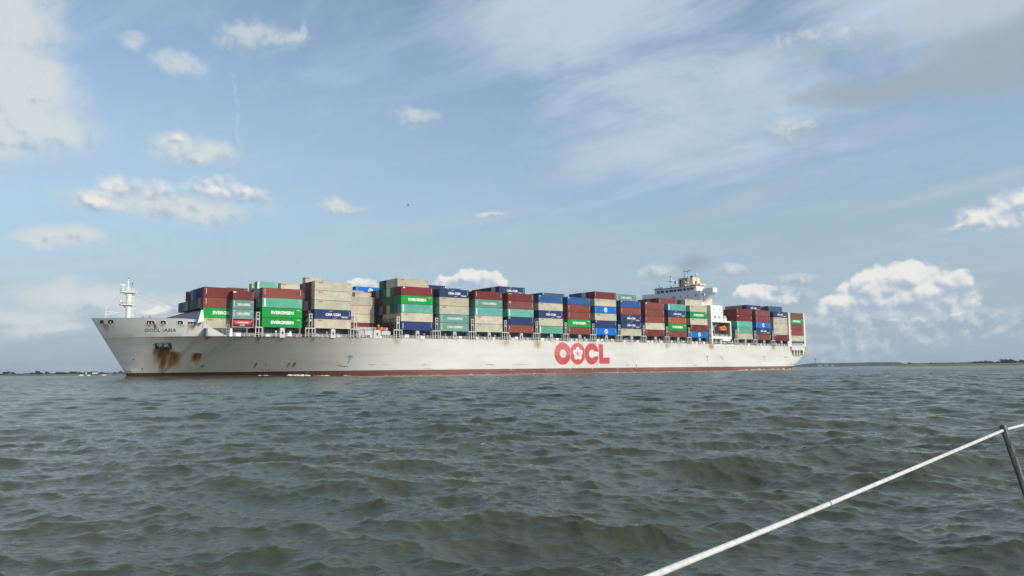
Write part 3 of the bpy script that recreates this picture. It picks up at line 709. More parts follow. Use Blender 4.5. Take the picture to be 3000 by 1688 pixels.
# small hull marks
def mark(name,polys,m,off=0.02):
    vs,fs=shape_vf(polys); surf_patch(name,(vs,fs),m,lambda x,y:(x,hq(x,y)-off-0.03,hz(x,y)))
mark('tug_mark',[[(29.2,6.25),(30.9,6.25),(30.9,6.55),(29.2,6.55)],[(29.75,4.2),(30.0,4.2),(30.25,6.24),(30.0,6.24)],[(29.7,6.75),(30.5,6.75),(30.5,6.9),(29.7,6.9)]],M['mark_blue'])
mark('tug_mark',[[(134.9,3.9),(136.0,3.9),(136.0,4.05),(134.9,4.05)],[(135.35,2.9),(135.55,2.9),(135.55,3.89),(135.35,3.89)]],M['mark_blue'])
mark('tug_mark',[[(204.6,6.6),(206.3,6.6),(206.3,6.85),(204.6,6.85)],[(205.3,4.2),(205.5,4.2),(205.5,6.59),(205.3,6.59)]],M['coaming'])
mark('tug_mark',[[(248.8,6.9),(250.6,6.9),(250.6,7.1),(248.8,7.1)],[(249.6,4.6),(249.8,4.6),(249.8,6.89),(249.6,6.89)]],M['coaming'])
mark('scuff',[[(26.2,3.85),(28,3.45),(30,3.25),(30.4,3.3),(28.2,3.62)]],M['dark'])
mark('scuff',[[(36,4.1),(37.2,3.7),(39.4,4.05),(37.3,3.85)]],M['coaming'])
mark('thruster_mark',[ell(-12.4,3.85,0.55,0.5,16),ell(-12.4,3.85,0.42,0.38,16),[(-12.9,3.78),(-11.9,3.78),(-11.9,3.92),(-12.9,3.92)]],M['mark_blue'])
mark('draught_mark',[[(266.8,6.55),(270.0,6.55),(270.0,6.75),(266.8,6.75)]],M['black'])
mark('load_line_disc',[ell(215.5,6.4,0.5,0.5,18),ell(215.5,6.4,0.38,0.38,18)],M['coaming'])
mark('load_line_mark',[[(216.6,5.0),(216.75,5.0),(216.75,5.3),(217.3,5.3),(217.3,5.4),(216.75,5.4),(216.75,5.8),(217.3,5.8),(217.3,5.9),(216.75,5.9),(216.75,6.3),(217.3,6.3),(217.3,6.4),(216.6,6.4)]],M['coaming'])
mark('pilot_mark',[[(158.0,5.0),(158.6,5.0),(158.6,3.4),(158.0,3.4)]],M['letter_white'])
mark('pilot_mark',[[(158.0,3.3),(158.6,3.3),(158.6,1.4),(158.0,1.4)]],M['orange'])
mark('pilot_door',[[(152.3,2.5),(154.0,2.5),(154.0,3.6),(152.3,3.6)]],M['pale_grey'])
for s in (92,109,121,133,147,170):
    mark('overboard_outlet',[ell(s,1.75,0.28,0.14,10)],M['letter_white'],0.03)
for s,z in((-30.2,6.0),(-27.6,3.2),(5.5,4.0),(7.0,2.6)): mark('hull_fitting',[ell(s,z,0.16,0.28,8)],M['lash_inner'])

# stern frames, and openings as flat patches with shade put into the colour
for i,(a,b) in enumerate(((274.2,275.9),(276.8,278.4),(279.3,280.8),(281.7,284.1))):
    r=0.35; z0,z1=7.75,10.1
    lp=[(a+r,z0),(b-r,z0)]+[(b-r+r*math.cos(R(t)),z1-r+r*math.sin(R(t))) for t in(0,30,60,90)]+[(a+r-r*math.sin(R(t)),z1-r+r*math.cos(R(t))) for t in(0,30,60,90)]
    lp=[(a,z0)]+[(b,z0)]+lp[2:]
    mb=MB(); nz=10
    for k in range(nz+1):
        z=z0+(z1-z0)*k/nz; ins=0.0 if z<z1-r else r-math.sqrt(max(0.0,r*r-(z-z1+r)**2))
        for x in (a+ins,b-ins): mb.v.append((x,hq(x,z-hz(x,z)+z)-0.07,z))
    for k in range(nz): mb.f.append((2*k,2*k+1,2*k+3,2*k+2))
    so=mb.build('stern_opening_shade',M['dark'],ship)
    mb=MB()
    for k in(0.3,0.7): mb.tube((a+(b-a)*k,hq(a,8)-0.08,7.8),(a+(b-a)*k,hq(a,8)-0.08,8.5),0.12,0.12,6)
    mb.tube((a+0.15,hq(a,8)-0.08,8.5),(b-0.15,hq(a,8)-0.08,8.5),0.1,0.1,6); mb.build('fairlead',M['pale_grey'],so)
mark('stern_opening_shade',[ell(285.5,9.35,0.22,0.38,10)],M['dark'])
def stern_frame(x0t,x1t,x0b,x1b):
    mb=MB()
    for y0,y1 in((-0.06,0.7),(BEAM-0.7,BEAM+0.06)):
        mb.prism([(x0b,12.0),(x1b,12.0),(x1t,29.4),(x0t,29.4)],'y',y0,y1)
    mb.box(min(x0t,x1t)+0.05,max(x0t,x1t)-0.05,0.7,BEAM-0.7,14.0,14.6)
    mb.build('stern_frame',M['cream'] if False else M['white'],ship)
stern_frame(272.35,273.7,272.2,274.2); stern_frame(286.2,287.4,285.8,287.35)
mb=MB(); mb.box(274.5,285.5,0.1,0.4,12.1,12.45); mb.box(284.0,285.8,-0.02,0.3,12.2,13.3); mb.prism([(285.0,12.2),(287.3,12.2),(287.3,14.6),(286.6,14.6)],'y',-0.05,0.2); mb.prism([(270.9,11.95),(274.6,11.95),(273.3,14.6),(271.0,14.6)],'y',-0.05,0.25); mb.build('stern_bulwark',M['white'],ship)

# ------------------------------------------------------------------ containers
CW=2.438
def cont_mesh(L,H):
    fr=MB(); x0,x1=-L/2,L/2; y0,y1=-CW/2,CW/2; p=0.17
    for xa in(x0,x1-p):
        for ya in(y0,y1-p): fr.box(xa,xa+p,ya,ya+p,0.12,H-0.12)
    for ya in(y0+0.004,y1-0.124):
        fr.box(x0+0.18,x1-0.18,ya,ya+0.12,0.03,0.19); fr.box(x0+0.18,x1-0.18,ya,ya+0.12,H-0.10,H-0.01)
    for xa in(x0+0.004,x1-0.124):
        fr.box(xa,xa+0.12,y0+0.18,y1-0.18,0.03,0.2); fr.box(xa,xa+0.12,y0+0.18,y1-0.18,H-0.14,H-0.012)
    for xa in(x0-0.004,x1-0.174):
        for ya in(y0-0.004,y1-0.158):
            for za in(0,H-0.118): fr.box(xa,xa+0.178,ya,ya+0.162,za,za+0.118)
    pn=MB()
    def corr(a,b,side,axis):
        n=int(round((b-a)/0.278)); w=(b-a)/n; zs=(0.19,H-0.1); o=len(pn.v); pts=[]
        for i in range(n):
            for f,dp in((0,0.022),(0.26,0.022),(0.5,0.06),(0.76,0.06)): pts.append((a+w*(i+f),dp))
        pts.append((b,0.022))
        for z in zs:
            for u,dp in pts:
                if axis=='y': pn.v.append((u,(y0+dp) if side<0 else (y1-dp),z))
                else: pn.v.append(((x0+dp) if side<0 else (x1-dp),u,z))
        n2=len(pts)
        for i in range(n2-1): pn.f.append((o+i,o+i+1,o+n2+i+1,o+n2+i))
    corr(x0+p,x1-p,-1,'y'); corr(x0+p,x1-p,1,'y'); corr(y0+p,y1-p,-1,'x')
    pn.add([(x0+0.06,y0+0.06,H-0.03),(x1-0.06,y0+0.06,H-0.03),(x1-0.06,y1-0.06,H-0.03),(x0+0.06,y1-0.06,H-0.03)],[(0,1,2,3)])
    pn.add([(x0+0.06,y0+0.06,0.15),(x1-0.06,y0+0.06,0.15),(x1-0.06,y1-0.06,0.15),(x0+0.06,y1-0.06,0.15)],[(0,1,2,3)])
    dr=MB()
    for ya,yb in((y0+p,-0.01),(0.01,y1-p)): dr.box(x1-0.09,x1-0.05,ya,yb,0.2,H-0.14)
    for yy in(-0.85,-0.35,0.35,0.85): dr.tube((x1-0.04,yy,0.22),(x1-0.04,yy,H-0.16),0.018,0.018,5)
    out=[]
    for nm,b in(('frame',fr),('wall_panels',pn),('door',dr)):
        me=b.mesh('container_'+nm); me.materials.append(M['container']); out.append((nm,me))
    return out
CM={}
def cmesh(L,H):
    k=(round(L,2),round(H,3))
    if k not in CM: CM[k]=cont_mesh(L,H)
    return CM[k]
# lettering meshes, one per mark and size; x 0..1 along the side, z 0..1 up, laid just proud of the corrugation
FACE=-CW/2-0.006
DEC={}
def to_side(vs,cx,cz,L,H): return [(cx*L-L/2+v[0],FACE,cz*H+v[1]) for v in vs]
def marks(L,H,specs):
    mb=MB()
    for (x,z,w,h_) in specs: mb.add([(x*L-L/2-w/2,FACE,z*H-h_/2),(x*L-L/2+w/2,FACE,z*H-h_/2),(x*L-L/2+w/2,FACE,z*H+h_/2),(x*L-L/2-w/2,FACE,z*H+h_/2)],[(0,1,2,3)])
    return mb
def vcode(x,z0,z1,n,w=0.12): return [(x,z0+(z1-z0)*(i+0.5)/n,w*(0.6+0.5*((i*7)%3)/2),(z1-z0)/n*2.6*0.62) for i in range(n)]
def decal(kind,L,H):
    """list of (part name, mesh, label) for a livery"""
    k=(kind,round(L,2),round(H,3))
    if k in DEC: return DEC[k]
    out=[]
    def add(name,mb,m,label=None):
        me=mb.mesh('container_'+name); me.materials.append(m); out.append((name,me,label))
    def txt(s,cx,cz,w,h_,m,bold=0.03,name='lettering',sx=1.0,lab=None):
        vs,fs=text_vf(s,w,h_,bold,sx); mb=MB(); mb.v=to_side(vs,cx,cz,L,H); mb.f=list(fs); add(name,mb,m,lab)
    W=M['letter_white']; f=L/12.19
    rightcode=marks(L,H,vcode(0.955,0.30,0.88,6,0.16*f))
    if kind=='E':
        txt('EVERGREEN',0.5,0.52,6.9,0.98,W,0.055,lab='white lettering EVERGREEN'); add('code_marks',marks(L,H,[(0.90,0.83,1.3,0.09),(0.91,0.78,0.7,0.08),(0.965,0.70,0.16,0.16),(0.965,0.22,0.14,0.16)]),W)
    elif kind=='N':
        txt('CMA CGM',0.50,0.49,5.0,0.86,W,0.045,lab='white lettering CMA CGM')
        a=[(0.5*L-L/2-1.35+1.35*i/14,0.78*H+0.40*math.sin(math.pi*0.5*i/14)) for i in range(15)]
        b=[(x+0.03,z-0.10*math.sin(math.pi*(0.12+0.76*i/14))) for i,(x,z) in enumerate(a)]
        c_=[(-x,2*0.49*H-z) for x,z in a]; d_=[(-x,2*0.49*H-z) for x,z in b]
        mb=MB()
        for p_,q_ in((a,b),(c_,d_)):
            for i in range(14): mb.add([(p_[i][0],FACE,p_[i][1]),(p_[i+1][0],FACE,p_[i+1][1]),(q_[i+1][0],FACE,q_[i+1][1]),(q_[i][0],FACE,q_[i][1])],[(0,1,2,3)])
        add('swoosh',mb,W,'white curved strokes'); add('code_marks',MB_join(rightcode,marks(L,H,[(0.82,0.28,2.3,0.14),(0.83,0.18,2.0,0.14)])),W)
    elif kind=='S':
        w=6.3 if L>8 else 3.75
        txt('CHINA SHIPPING',0.52,0.50,w,0.88 if L>8 else 0.85,W,0.03,sx=1.0,lab='white lettering CHINA SHIPPING'); add('code_marks',MB_join(marks(L,H,vcode(0.075,0.14,0.92,5 if L<8 else 8,0.34)),marks(L,H,[(0.90,0.83,0.8*f,0.08),(0.93,0.77,0.4*f,0.08)])),W)
    elif kind=='O':
        txt('OOCL',0.16,0.84,1.5,0.40,M['letter_red'],0.05,lab='small red lettering OOCL'); add('code_marks',marks(L,H,[(0.95,0.82,0.7,0.07),(0.955,0.76,0.5,0.07)]),M['coaming'])
    elif kind=='t':
        add('white_strip',marks(L,H,[(0.062,0.5,0.46,2.35)]),W); add('code_marks',marks(L,H,[(0.93,0.84,0.9,0.07),(0.945,0.76,0.5,0.07),(0.94,0.55,0.05,0.9)]),W)
    elif kind in('B',):
        vs,fs=shape_vf([ell(0,0,0.98,0.98,28)]); mb=MB(); mb.v=to_side(vs,0.5,0.5,L,H); mb.f=list(fs); add('roundel',mb,W,'white round emblem')
        mb=marks(L,H,[(0.5,0.5,1.5,0.16),(0.5,0.66,1.1,0.13),(0.5,0.34,1.1,0.13),(0.46,0.5,0.16,1.1),(0.54,0.5,0.16,1.1)])
        for i,v in enumerate(mb.v): mb.v[i]=(v[0],FACE-0.004,v[2])
        add('emblem_lines',mb,M['emblem_blue']); add('code_marks',MB_join(rightcode,marks(L,H,vcode(0.05,0.15,0.85,6,0.2))),W)
    elif kind in('m','r'):
        add('code_marks',MB_join(rightcode,marks(L,H,vcode(0.06,0.28,0.86,6,0.2))),W)
    elif kind in('mw','rw'):
        add('label_panel',marks(L,H,[(0.085,0.86,0.75,0.40)]),W); add('code_marks',rightcode,W)
    elif kind in('my',):
        add('label_panel',marks(L,H,[(0.10,0.90,1.5,0.26)]),M['letter_yellow']); add('code_marks',rightcode,W)
    elif kind in('n','b','s'):
        add('code_marks',MB_join(rightcode,marks(L,H,[(0.06,0.86,0.7,0.28)])),W)
    elif kind=='nv':
        add('code_marks',MB_join(rightcode,marks(L,H,vcode(0.055,0.18,0.82,7,0.36))),W)
    elif kind in('g','k'):
        add('code_marks',rightcode,W)
    DEC[k]=out; return out
def MB_join(a,b):
    c=MB(); c.v=list(a.v); c.f=list(a.f); c.add(b.v,b.f); return c
M['emblem_blue']=mat('emblem_blue',(0.01,0.14,0.45),0.5)
COL={'E':(0.010,0.36,0.055),'N':(0.030,0.055,0.155),'S':(0.165,0.33,0.27),'O':(0.585,0.545,0.405),'t':(0.15,0.45,0.34),'B':(0.008,0.18,0.58),
     'm':(0.205,0.040,0.032),'mw':(0.205,0.040,0.034),'my':(0.20,0.034,0.028),'r':(0.265,0.075,0.055),'rw':(0.27,0.08,0.075),'o':(0.40,0.13,0.07),
     'n':(0.028,0.05,0.15),'nv':(0.030,0.055,0.18),'b':(0.04,0.12,0.32),'s':(0.07,0.13,0.19),'g':(0.02,0.22,0.07),'a':(0.15,0.48,0.44),'k':(0.16,0.09,0.06),'sl':(0.13,0.19,0.18),'gr':(0.30,0.29,0.26)}
KIND={'o':'r','a':'t','sl':'g','gr':'g'}
WORD={'E':'bright green container with white lettering','N':'navy container with white curved strokes','S':'grey-green container with white lettering','O':'beige container with small red lettering',
      't':'sea-green container with white upright strip','a':'turquoise container with white upright strip','B':'bright blue container with white emblem','m':'maroon container with white code marks','mw':'maroon container with white label panel',
      'my':'maroon container with yellow label','r':'brick-red container with white code marks','rw':'brick-red container with white label panel','o':'orange-brown container','n':'plain navy container','nv':'navy container with upright white code',
      'b':'mid-blue container','s':'slate-blue container','g':'dark green container','k':'brown container','sl':'grey-teal container','gr':'grey container'}
TIER=['lowest','second','third','fourth','fifth','sixth']
ORD=['first','second','third','fourth','fifth','sixth','seventh','eighth','ninth','tenth','eleventh','twelfth','thirteenth','fourteenth']
RNG=random.Random(3)
GROUP='shipping containers stacked on the deck'
NCONT=[0]
def container(code,s,row,z,L=12.19,H=2.855,where='',dq=0.0,short=None):
    k=KIND.get(code,code)
    q=0.02+row*2.52+dq
    x=s+L/2; y=q+CW/2
    p=Vector((x,y,0)); p.rotate(Matrix.Rotation(TH,3,'Z'))
    root=empty('shipping_container',(X0+p.x,Y0+p.y,z),TH)
    base=COL[code]; f=RNG.uniform(0.88,1.10)
    c=tuple(min(0.95,b*f*RNG.uniform(0.95,1.05)) for b in base)+(1.0,)
    for nm,me in cmesh(L,H):
        o=bpy.data.objects.new(nm,me); col.objects.link(o); o.parent=root; o.color=c
    for nm,me,lab in decal(k,L,H):
        o=bpy.data.objects.new(nm,me); col.objects.link(o); o.parent=root
        if lab: o['label']=lab
    w=WORD[code] if short is None else short
    tag(root,(w+', '+where),'container',GROUP); NCONT[0]+=1
    return root
BAY={'0':-15.9,'A':0.0,'B':16.15,'C':31.0,'D':46.38,'E':61.29,'F':76.13,'G':90.85,'H':105.57,'I':120.33,'J':135.01,'K':149.82,'L':164.66,'M':179.47,'N':194.34,'O':228.85,'P':244.08,'Q':259.07,'R':273.6}
NAME={k:ORD[i]+' bay from the bow' for i,k in enumerate('0ABCDEFGHIJ')}
NAME.update({'K':'fourth bay before the deckhouse','L':'third bay before the deckhouse','M':'second bay before the deckhouse','N':'bay just before the deckhouse',
      'O':'bay just behind the deckhouse','P':'third bay from the stern','Q':'second bay from the stern','R':'bay at the stern'})
ROWW=['outer row','second row in','third row in','fourth row in','fifth row in','sixth row in','seventh row in','eighth row in','ninth row in','tenth row in','eleventh row in','twelfth row in','thirteenth row in','fourteenth row in']
PITCH=2.915
OUT={'A':['E','E','t','r'],'B':['O','N','O','O','O'],'D':['nv','O','t','E','mw'],'E':['S','S','O','O','N'],'F':['O','O','a','S','m'],'G':['r','n','t','rw','my'],
 'H':['t','O','N','O','b'],'I':['r','E','r','r','b'],'J':['B','n','O','B','O','m'],'K':['O','N','N','r','b'],'L':['m','O','r','r','rw'],'M':['r','E','o','N','a'],'N':['B','m','O','E','O'],
 'O':['O','t','t','mw','m'],'P':['r','N','B','r','r'],'Q':['mw','O','O','O','N'],'R':['O','rw','r','E','r']}
def zbase(b): return 15.03+hog(BAY[b]+6)
def put(b,row,t,code,**kw):
    return container(code,BAY[b],row,zbase(b)+PITCH*t,where='%s tier, %s, %s'%(TIER[t],ROWW[row],NAME[b]),**kw)
for b,l in OUT.items():
    for t,code in enumerate(l): put(b,0,t,code)
# foremost bay: forty-foot row with a short stack outboard of its after half
zb=14.35
SHORTW=WORD
for t,code in enumerate(['O','E','r','m']): container(code,BAY['0'],1,zb+2.93*t,where='%s tier, behind the breakwater end'%TIER[t])
for t,code in enumerate(['S','S','mw']): container(code,-8.55,0,zb+0.25+2.62*(t+1),L=6.06,H=2.591,where='short, %s tier, above red tank'%TIER[t+1],short={'S':'grey-green container with white lettering','mw':'maroon container with a white label'}[code])
T0={2:[None,None,'gr','n'],3:[None,None,'k','n'],4:[None,None,'k','b'],5:[None,None,'g','gr'],6:[None,None,'n','n'],7:[None,None,'gr','m'],8:[None,None,'gr',None],9:[None,None,'b',None],10:[None,None,'sl',None]}
for row,l in T0.items():
    for t,code in enumerate(l):
        if code: container(code,BAY['0'],row,zb+2.93*t-(0.3 if (row==6 and t==3) else 0),where='%s tier, %s, behind breakwater'%(TIER[t],ROWW[row]),H=2.855 if not(row==6 and t==3) else 2.591)
container('E' if False else 'g',-8.55,2,zb+2.93*3+0.72,L=6.06,H=2.591,where='short, on top of '+NAME['0']).name
# inner rows that show above or between the outer stacks
INNER={
 'A':{1:['O','m','O','O'],2:['n','n','n','O'],3:['m','n','m','n']},
 'B':{1:['m','O','m','m','m'],2:['O','m','O','m','m'],3:['n','m','gr','O','gr'],4:[None,'n','m','m','n'],5:[None,None,None,None,'n']},
 'C':{5:['m','O','O','O'],8:[None,None,None,'O','O']},
 'D':{1:['k','O','sl','sl','m','O'],2:['k','O','g','g','g','O'],3:['k','O','O','sl','O','O'],4:['k','O','m','g','g','m'],5:['m','m','gr','k','n','g'],6:['n','n','n','m','gr'],7:['n','m','n','m','m'],8:['m','n','n','k','m'],9:[None]*4+['m'],13:[None]*5+['B']},
 'E':{1:['sl','m','sl','t','n'],6:[None]*5+['n']},
 'F':{1:['m','O','t','m','m']},
 'G':{1:['m','n','t','m','m'],2:[None]*5+['N'],3:[None]*5+['O'],4:[None]*5+['n'],5:[None]*5+['n'],6:[None]*5+['n'],7:[None]*5+['m'],8:[None]*5+['m']},
 'H':{1:['n','O','m','O','O']},
 'I':{1:['m','n','m','r','n'],6:[None]*5+['s'],7:[None]*5+['n'],8:[None]*5+['n']},
 'J':{1:['n','O','m','n','O','m'],2:[None]*5+['O'],3:[None]*5+['b'],4:[None]*5+['b'],5:[None]*5+['g']},
 'K':{1:['m','r','n','m','n','S']},
 'L':{1:['m','r','m','n','m']},
 'M':{1:['r','n','m','m','n'],2:[None]*5+['r'],3:[None]*5+['m'],4:[None]*5+['gr'],5:[None]*5+['m'],6:[None]*5+['b']},
 'N':{1:['n','m','O','g','gr','O'],2:[None]*5+['gr']},
 'O':{1:['O','t','t','m','m'],2:[None,None,None,'m','m']},
 'P':{1:['m','n','n','m','m'],2:[None]*5+['N'],3:[None]*5+['gr'],4:[None]*5+['gr'],5:[None]*5+['gr'],6:[None]*5+['gr']},
 'Q':{1:['m','O','O','n','n','s'],2:[None]*5+['gr']},
 'R':{1:['O','m','m','m','m']}}
for b,rows in INNER.items():
    for row,l in rows.items():
        for t,code in enumerate(l):
            if code: put(b,row,t,code)
z4=zbase('A')+PITCH*4
container('t',0.2,2,z4-0.35,L=6.06,H=2.591,where='short, forward, atop '+NAME['A'])
container('O',7.45,2,z4-0.35,L=6.06,H=2.591,where='short, aft, atop '+NAME['A'])
container('O',0.4,4,z4-0.45,L=6.06,H=2.591,where='short, half hidden atop '+NAME['A'])
container('O',16.4,3,zbase('B')+PITCH*5-0.75,L=6.06,H=2.591,where='short, on top of '+NAME['B'])
container('O',37.4,6,zbase('C')+PITCH*4-0.8,L=6.06,H=2.591,where='short, on top of '+NAME['C'])
container('b',76.2,7,zbase('F')+PITCH*5-0.1,L=6.06,H=2.591,where='short, on top of '+NAME['F'])

# red tank container under the short stack
def tank():
    L,H=6.06,2.591
    x=-8.55+L/2; y=0.02+CW/2; p=Vector((x,y,0)); p.rotate(Matrix.Rotation(TH,3,'Z'))
    root=empty('tank_container',(X0+p.x,Y0+p.y,zb+0.25),TH); tag(root,'red cylindrical tank container with white lettering below the short grey-green containers','tank container')
    fr=MB()
    for xa in(-L/2,L/2-0.15):
        for ya in(-CW/2,CW/2-0.15): fr.box(xa,xa+0.15,ya,ya+0.15,0,H)
        fr.box(xa,xa+0.15,-CW/2+0.15,CW/2-0.15,0.02,0.17); fr.box(xa,xa+0.15,-CW/2+0.15,CW/2-0.15,H-0.16,H-0.02)
    for ya in(-CW/2+0.01,CW/2-0.13): fr.box(-L/2+0.15,L/2-0.15,ya,ya+0.12,0.03,0.2); fr.box(-L/2+0.15,L/2-0.15,ya,ya+0.12,H-0.14,H-0.02)
    fr.build('frame',M['deck_grey'],root)
    t=MB(); n=28; prof=[(-2.85,0.0),(-2.84,0.55),(-2.72,0.9),(-2.5,1.06),(-2.3,1.1),(2.3,1.1),(2.5,1.06),(2.72,0.9),(2.84,0.55),(2.85,0.0)]
    for (xx,r) in prof:
        for i in range(n): a=2*math.pi*i/n; t.v.append((xx,r*math.cos(a),1.32+r*math.sin(a)))
    for j in range(len(prof)-1):
        for i in range(n): t.f.append((j*n+i,j*n+(i+1)%n,(j+1)*n+(i+1)%n,(j+1)*n+i))
    ob=t.build('tank',M['red'],root); smooth_angle(ob,35)
    b=MB()
    for xx in(-1.0,0.25,1.5):
        for i in range(n): a,a2=2*math.pi*i/n,2*math.pi*(i+1)/n; b.tube((xx,1.12*math.cos(a),1.32+1.12*math.sin(a)),(xx,1.12*math.cos(a2),1.32+1.12*math.sin(a2)),0.025,0.025,4,False)
    b.build('band',M['rustred'],root)
    vs,fs=text_vf('ANCHOWE',3.2,0.5,0.03); lm=MB(); lm.v=[(v[0],-math.sqrt(max(0.01,1.12**2-(v[1]+0.05)**2))-0.01,1.32+v[1]+0.05) for v in vs]; lm.f=list(fs); lm.build('lettering',M['letter_white'],root)
    pl=MB(); pl.box(-0.8,0.6,-1.02,-0.98,0.5,0.85); pl.build('data_plate',M['deck_grey'],root)
    e=MB(); e.tube((2.55,-0.5,1.9),(2.95,-0.5,1.9),0.28,0.2,10); e.build('valve_cover',M['cream'],root)
tank()

# ------------------------------------------------------------------ deck gear
LB={}
gaps=[(k,BAY[k]) for k in 'ABCDEFGHIJKLMNOPQ']+[('house',208.9)]
for k,s in gaps:
    if k=='house': s=209.0
    hg=hog(s); zt=12.25+hg; z1=14.85+hg
    mb=MB()
    xs=(s-2.95,s-1.95,s-0.85,s+0.02) if k not in('A',) else (s-2.0,s-1.05,s-0.1)
    if k=='house': xs=(s-1.9,s-1.0,s-0.15)
    for i,x in enumerate(xs): mb.box(x,x+0.22,-0.28,-0.04,zt,z1)
    mb.box(xs[0]-0.02,xs[-1]+0.24,-0.31,-0.02,z1,z1+0.28)
    mb.box(xs[0]+0.05,xs[-1]+0.15,-0.2,-0.1,zt+0.62,zt+0.74); mb.box(xs[0]+0.05,xs[-1]+0.15,-0.2,-0.1,zt+1.15,zt+1.25)
    lb=mb.build('lashing_bridge',M['pale_grey'],ship)
    tw=MB(); a,b=s-1.86,s-0.72
    if k=='house': a,b=s-1.6,s-0.5
    ztop=19.45+hg
    tw.box(a,a+0.26,-0.26,0.1,z1+0.28,ztop); tw.box(b-0.26,b,-0.26,0.1,z1+0.28,ztop)
    for zz,hh in((ztop-0.35,0.35),(ztop-1.15,0.22),(ztop-2.35,0.42)): tw.box(a+0.26,b-0.26,-0.24,0.08,zz,zz+hh)
    tw.box(a+0.3,b-0.45,-0.2,0.0,ztop-2.0,ztop-1.75)
    tw.build('tower',M['deck_grey'] if k not in 'CD' else M['pale_grey'],lb)
    it=MB()
    for r in range(1,17):
        y=r*2.52-0.05; it.box(s-1.55,s-1.4,y-0.06,y+0.06,zt,ztop-0.2); it.box(s-1.15,s-1.0,y-0.06,y+0.06,zt,ztop-0.6)
        it.tube((s-1.2,y,z1+0.2),(s-1.2,y+2.4,z1+2.1),0.05,0.05,5)
    for zz in(z1,z1+2.2,ztop-0.5): it.box(s-1.75,s-0.85,0.3,BEAM-0.3,zz-0.12,zz)
    for zz in(z1+0.9,z1+1.3,z1+3.1): it.box(s-1.62,s-1.57,0.3,BEAM-0.3,zz-0.04,zz)
    it.build('inner_truss',M['lash_inner'],lb)
rg=random.Random(21)
for k in '0ABCDEFGHIJKLMNOPQ':
    s=BAY[k]; hg=hog(s+6)
    # hatch cover and coaming stand inboard of the side passage
    mb=MB(); y0=2.75
    mb.box(s+0.15,s+12.0,y0,BEAM-y0,12.2+hg,13.7+hg); cm=mb.build('hatch_coaming',M['coaming'],ship)
    mb=MB(); y1=2.35 if k!='0' else 3.0
    top=14.86+hg if k!='0' else 14.2
    mb.box(s+0.05,s+12.14,y1,BEAM-y1,13.7+hg,top)
    for i in range(9): x=s+0.6+i*1.37; mb.box(x,x+0.1,y1-0.12,y1,13.74+hg,top-0.05)
    mb.build('hatch_cover',M['coaming'] if k!='C' else M['deck_grey'],ship)
    # stacking pedestal amidships of the bay
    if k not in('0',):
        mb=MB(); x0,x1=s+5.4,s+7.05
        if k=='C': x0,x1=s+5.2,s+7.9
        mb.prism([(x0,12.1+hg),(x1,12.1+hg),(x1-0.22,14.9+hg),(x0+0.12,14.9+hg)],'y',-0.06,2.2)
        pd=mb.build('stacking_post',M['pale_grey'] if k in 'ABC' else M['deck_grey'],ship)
        vs,fs=shape_vf([ell((x0+x1)/2,13.5+hg,0.30,0.42,18)]); o=MB(); o.v=[(v[0],-0.075,v[1]) for v in vs]; o.f=list(fs); o.build('opening_shade_disc',M['dark'],pd)  # flat disc on the post: the hole's shade put into its colour
    for e in(0.2,11.4):
        mb=MB(); mb.box(s+e,s+e+0.5,0.2,2.3,12.2+hg,14.9+hg if k!='0' else 14.2)
        if k!='C': mb.build('end_support',M['coaming'],ship)
    # rail and boxes along the deck edge
    a=s-0.2 if k!='0' else -9.2; b=s+12.0 if k!='0' else -2.2
    if k=='N': b=s+12.2
    zt=12.24+hg; mb=MB(); n=int((b-a)/1.4)
    gap=99
    for i in range(n+1):
        x=a+(b-a)*i/n; mb.box(x-0.045,x+0.045,-0.02,0.06,zt,zt+1.05)
        if i<n and i!=gap:
            for zz in(0.35,0.68,1.02): mb.box(x,x+(b-a)/n,0.0,0.045,zt+zz-0.04,zt+zz+0.04)
    mb.build('rail',M['white'],ship)
    nb=rg.choice([3,4,5])
    if k=='0': nb=1
    for j in range(nb):
        x=a+0.3+(b-a-2.2)*(j+rg.uniform(0.05,0.6))/nb; w=rg.choice([0.7,0.9,1.25,1.5]); h_=rg.choice([0.6,0.8,1.0,1.0]); z=zt+rg.choice([0.05,0.08,0.3])
        if s+5.0<x+w and x<s+7.2 and k!='0': continue
        m_=rg.choice(['bright_white','bright_white','pale_grey','white','deck_grey']) 
        mb=MB(); mb.box(x,x+w,-0.10,rg.choice([0.05,0.4]),z,z+h_); mb.build('deck_box',M[m_],ship)
    for j in range(3 if k!='0' else 1):
        x=a+rg.uniform(0.5,b-a-1.0); y=rg.uniform(0.9,1.7); mb=MB()
        t=rg.choice(['vent','vent','reel','pipe'])
        if t=='vent': mb.tube((x,y,zt),(x,y,zt+1.5),0.16,0.16,8); mb.tube((x,y,zt+1.4),(x,y,zt+1.85),0.34,0.30,10); mb.build('vent_post',M[rg.choice(['deck_grey','bright_white'])],ship)
        elif t=='reel': mb.tube((x,y-0.3,zt+0.8),(x,y+0.3,zt+0.8),0.45,0.45,12); mb.box(x-0.5,x+0.5,y-0.4,y+0.4,zt,zt+0.35); mb.build('hose_reel',M[rg.choice(['deck_grey','rustred','lash_inner'])],ship)
        else: mb.tube((x,y,zt),(x+0.5,y,zt+1.6),0.09,0.09,6); mb.tube((x+0.5,y,zt+1.6),(x+0.9,y,zt),0.09,0.09,6); mb.box(x+0.1,x+0.8,y-0.1,y+0.1,zt+0.9,zt+1.05); mb.build('pipe_stand',M['deck_grey'],ship)
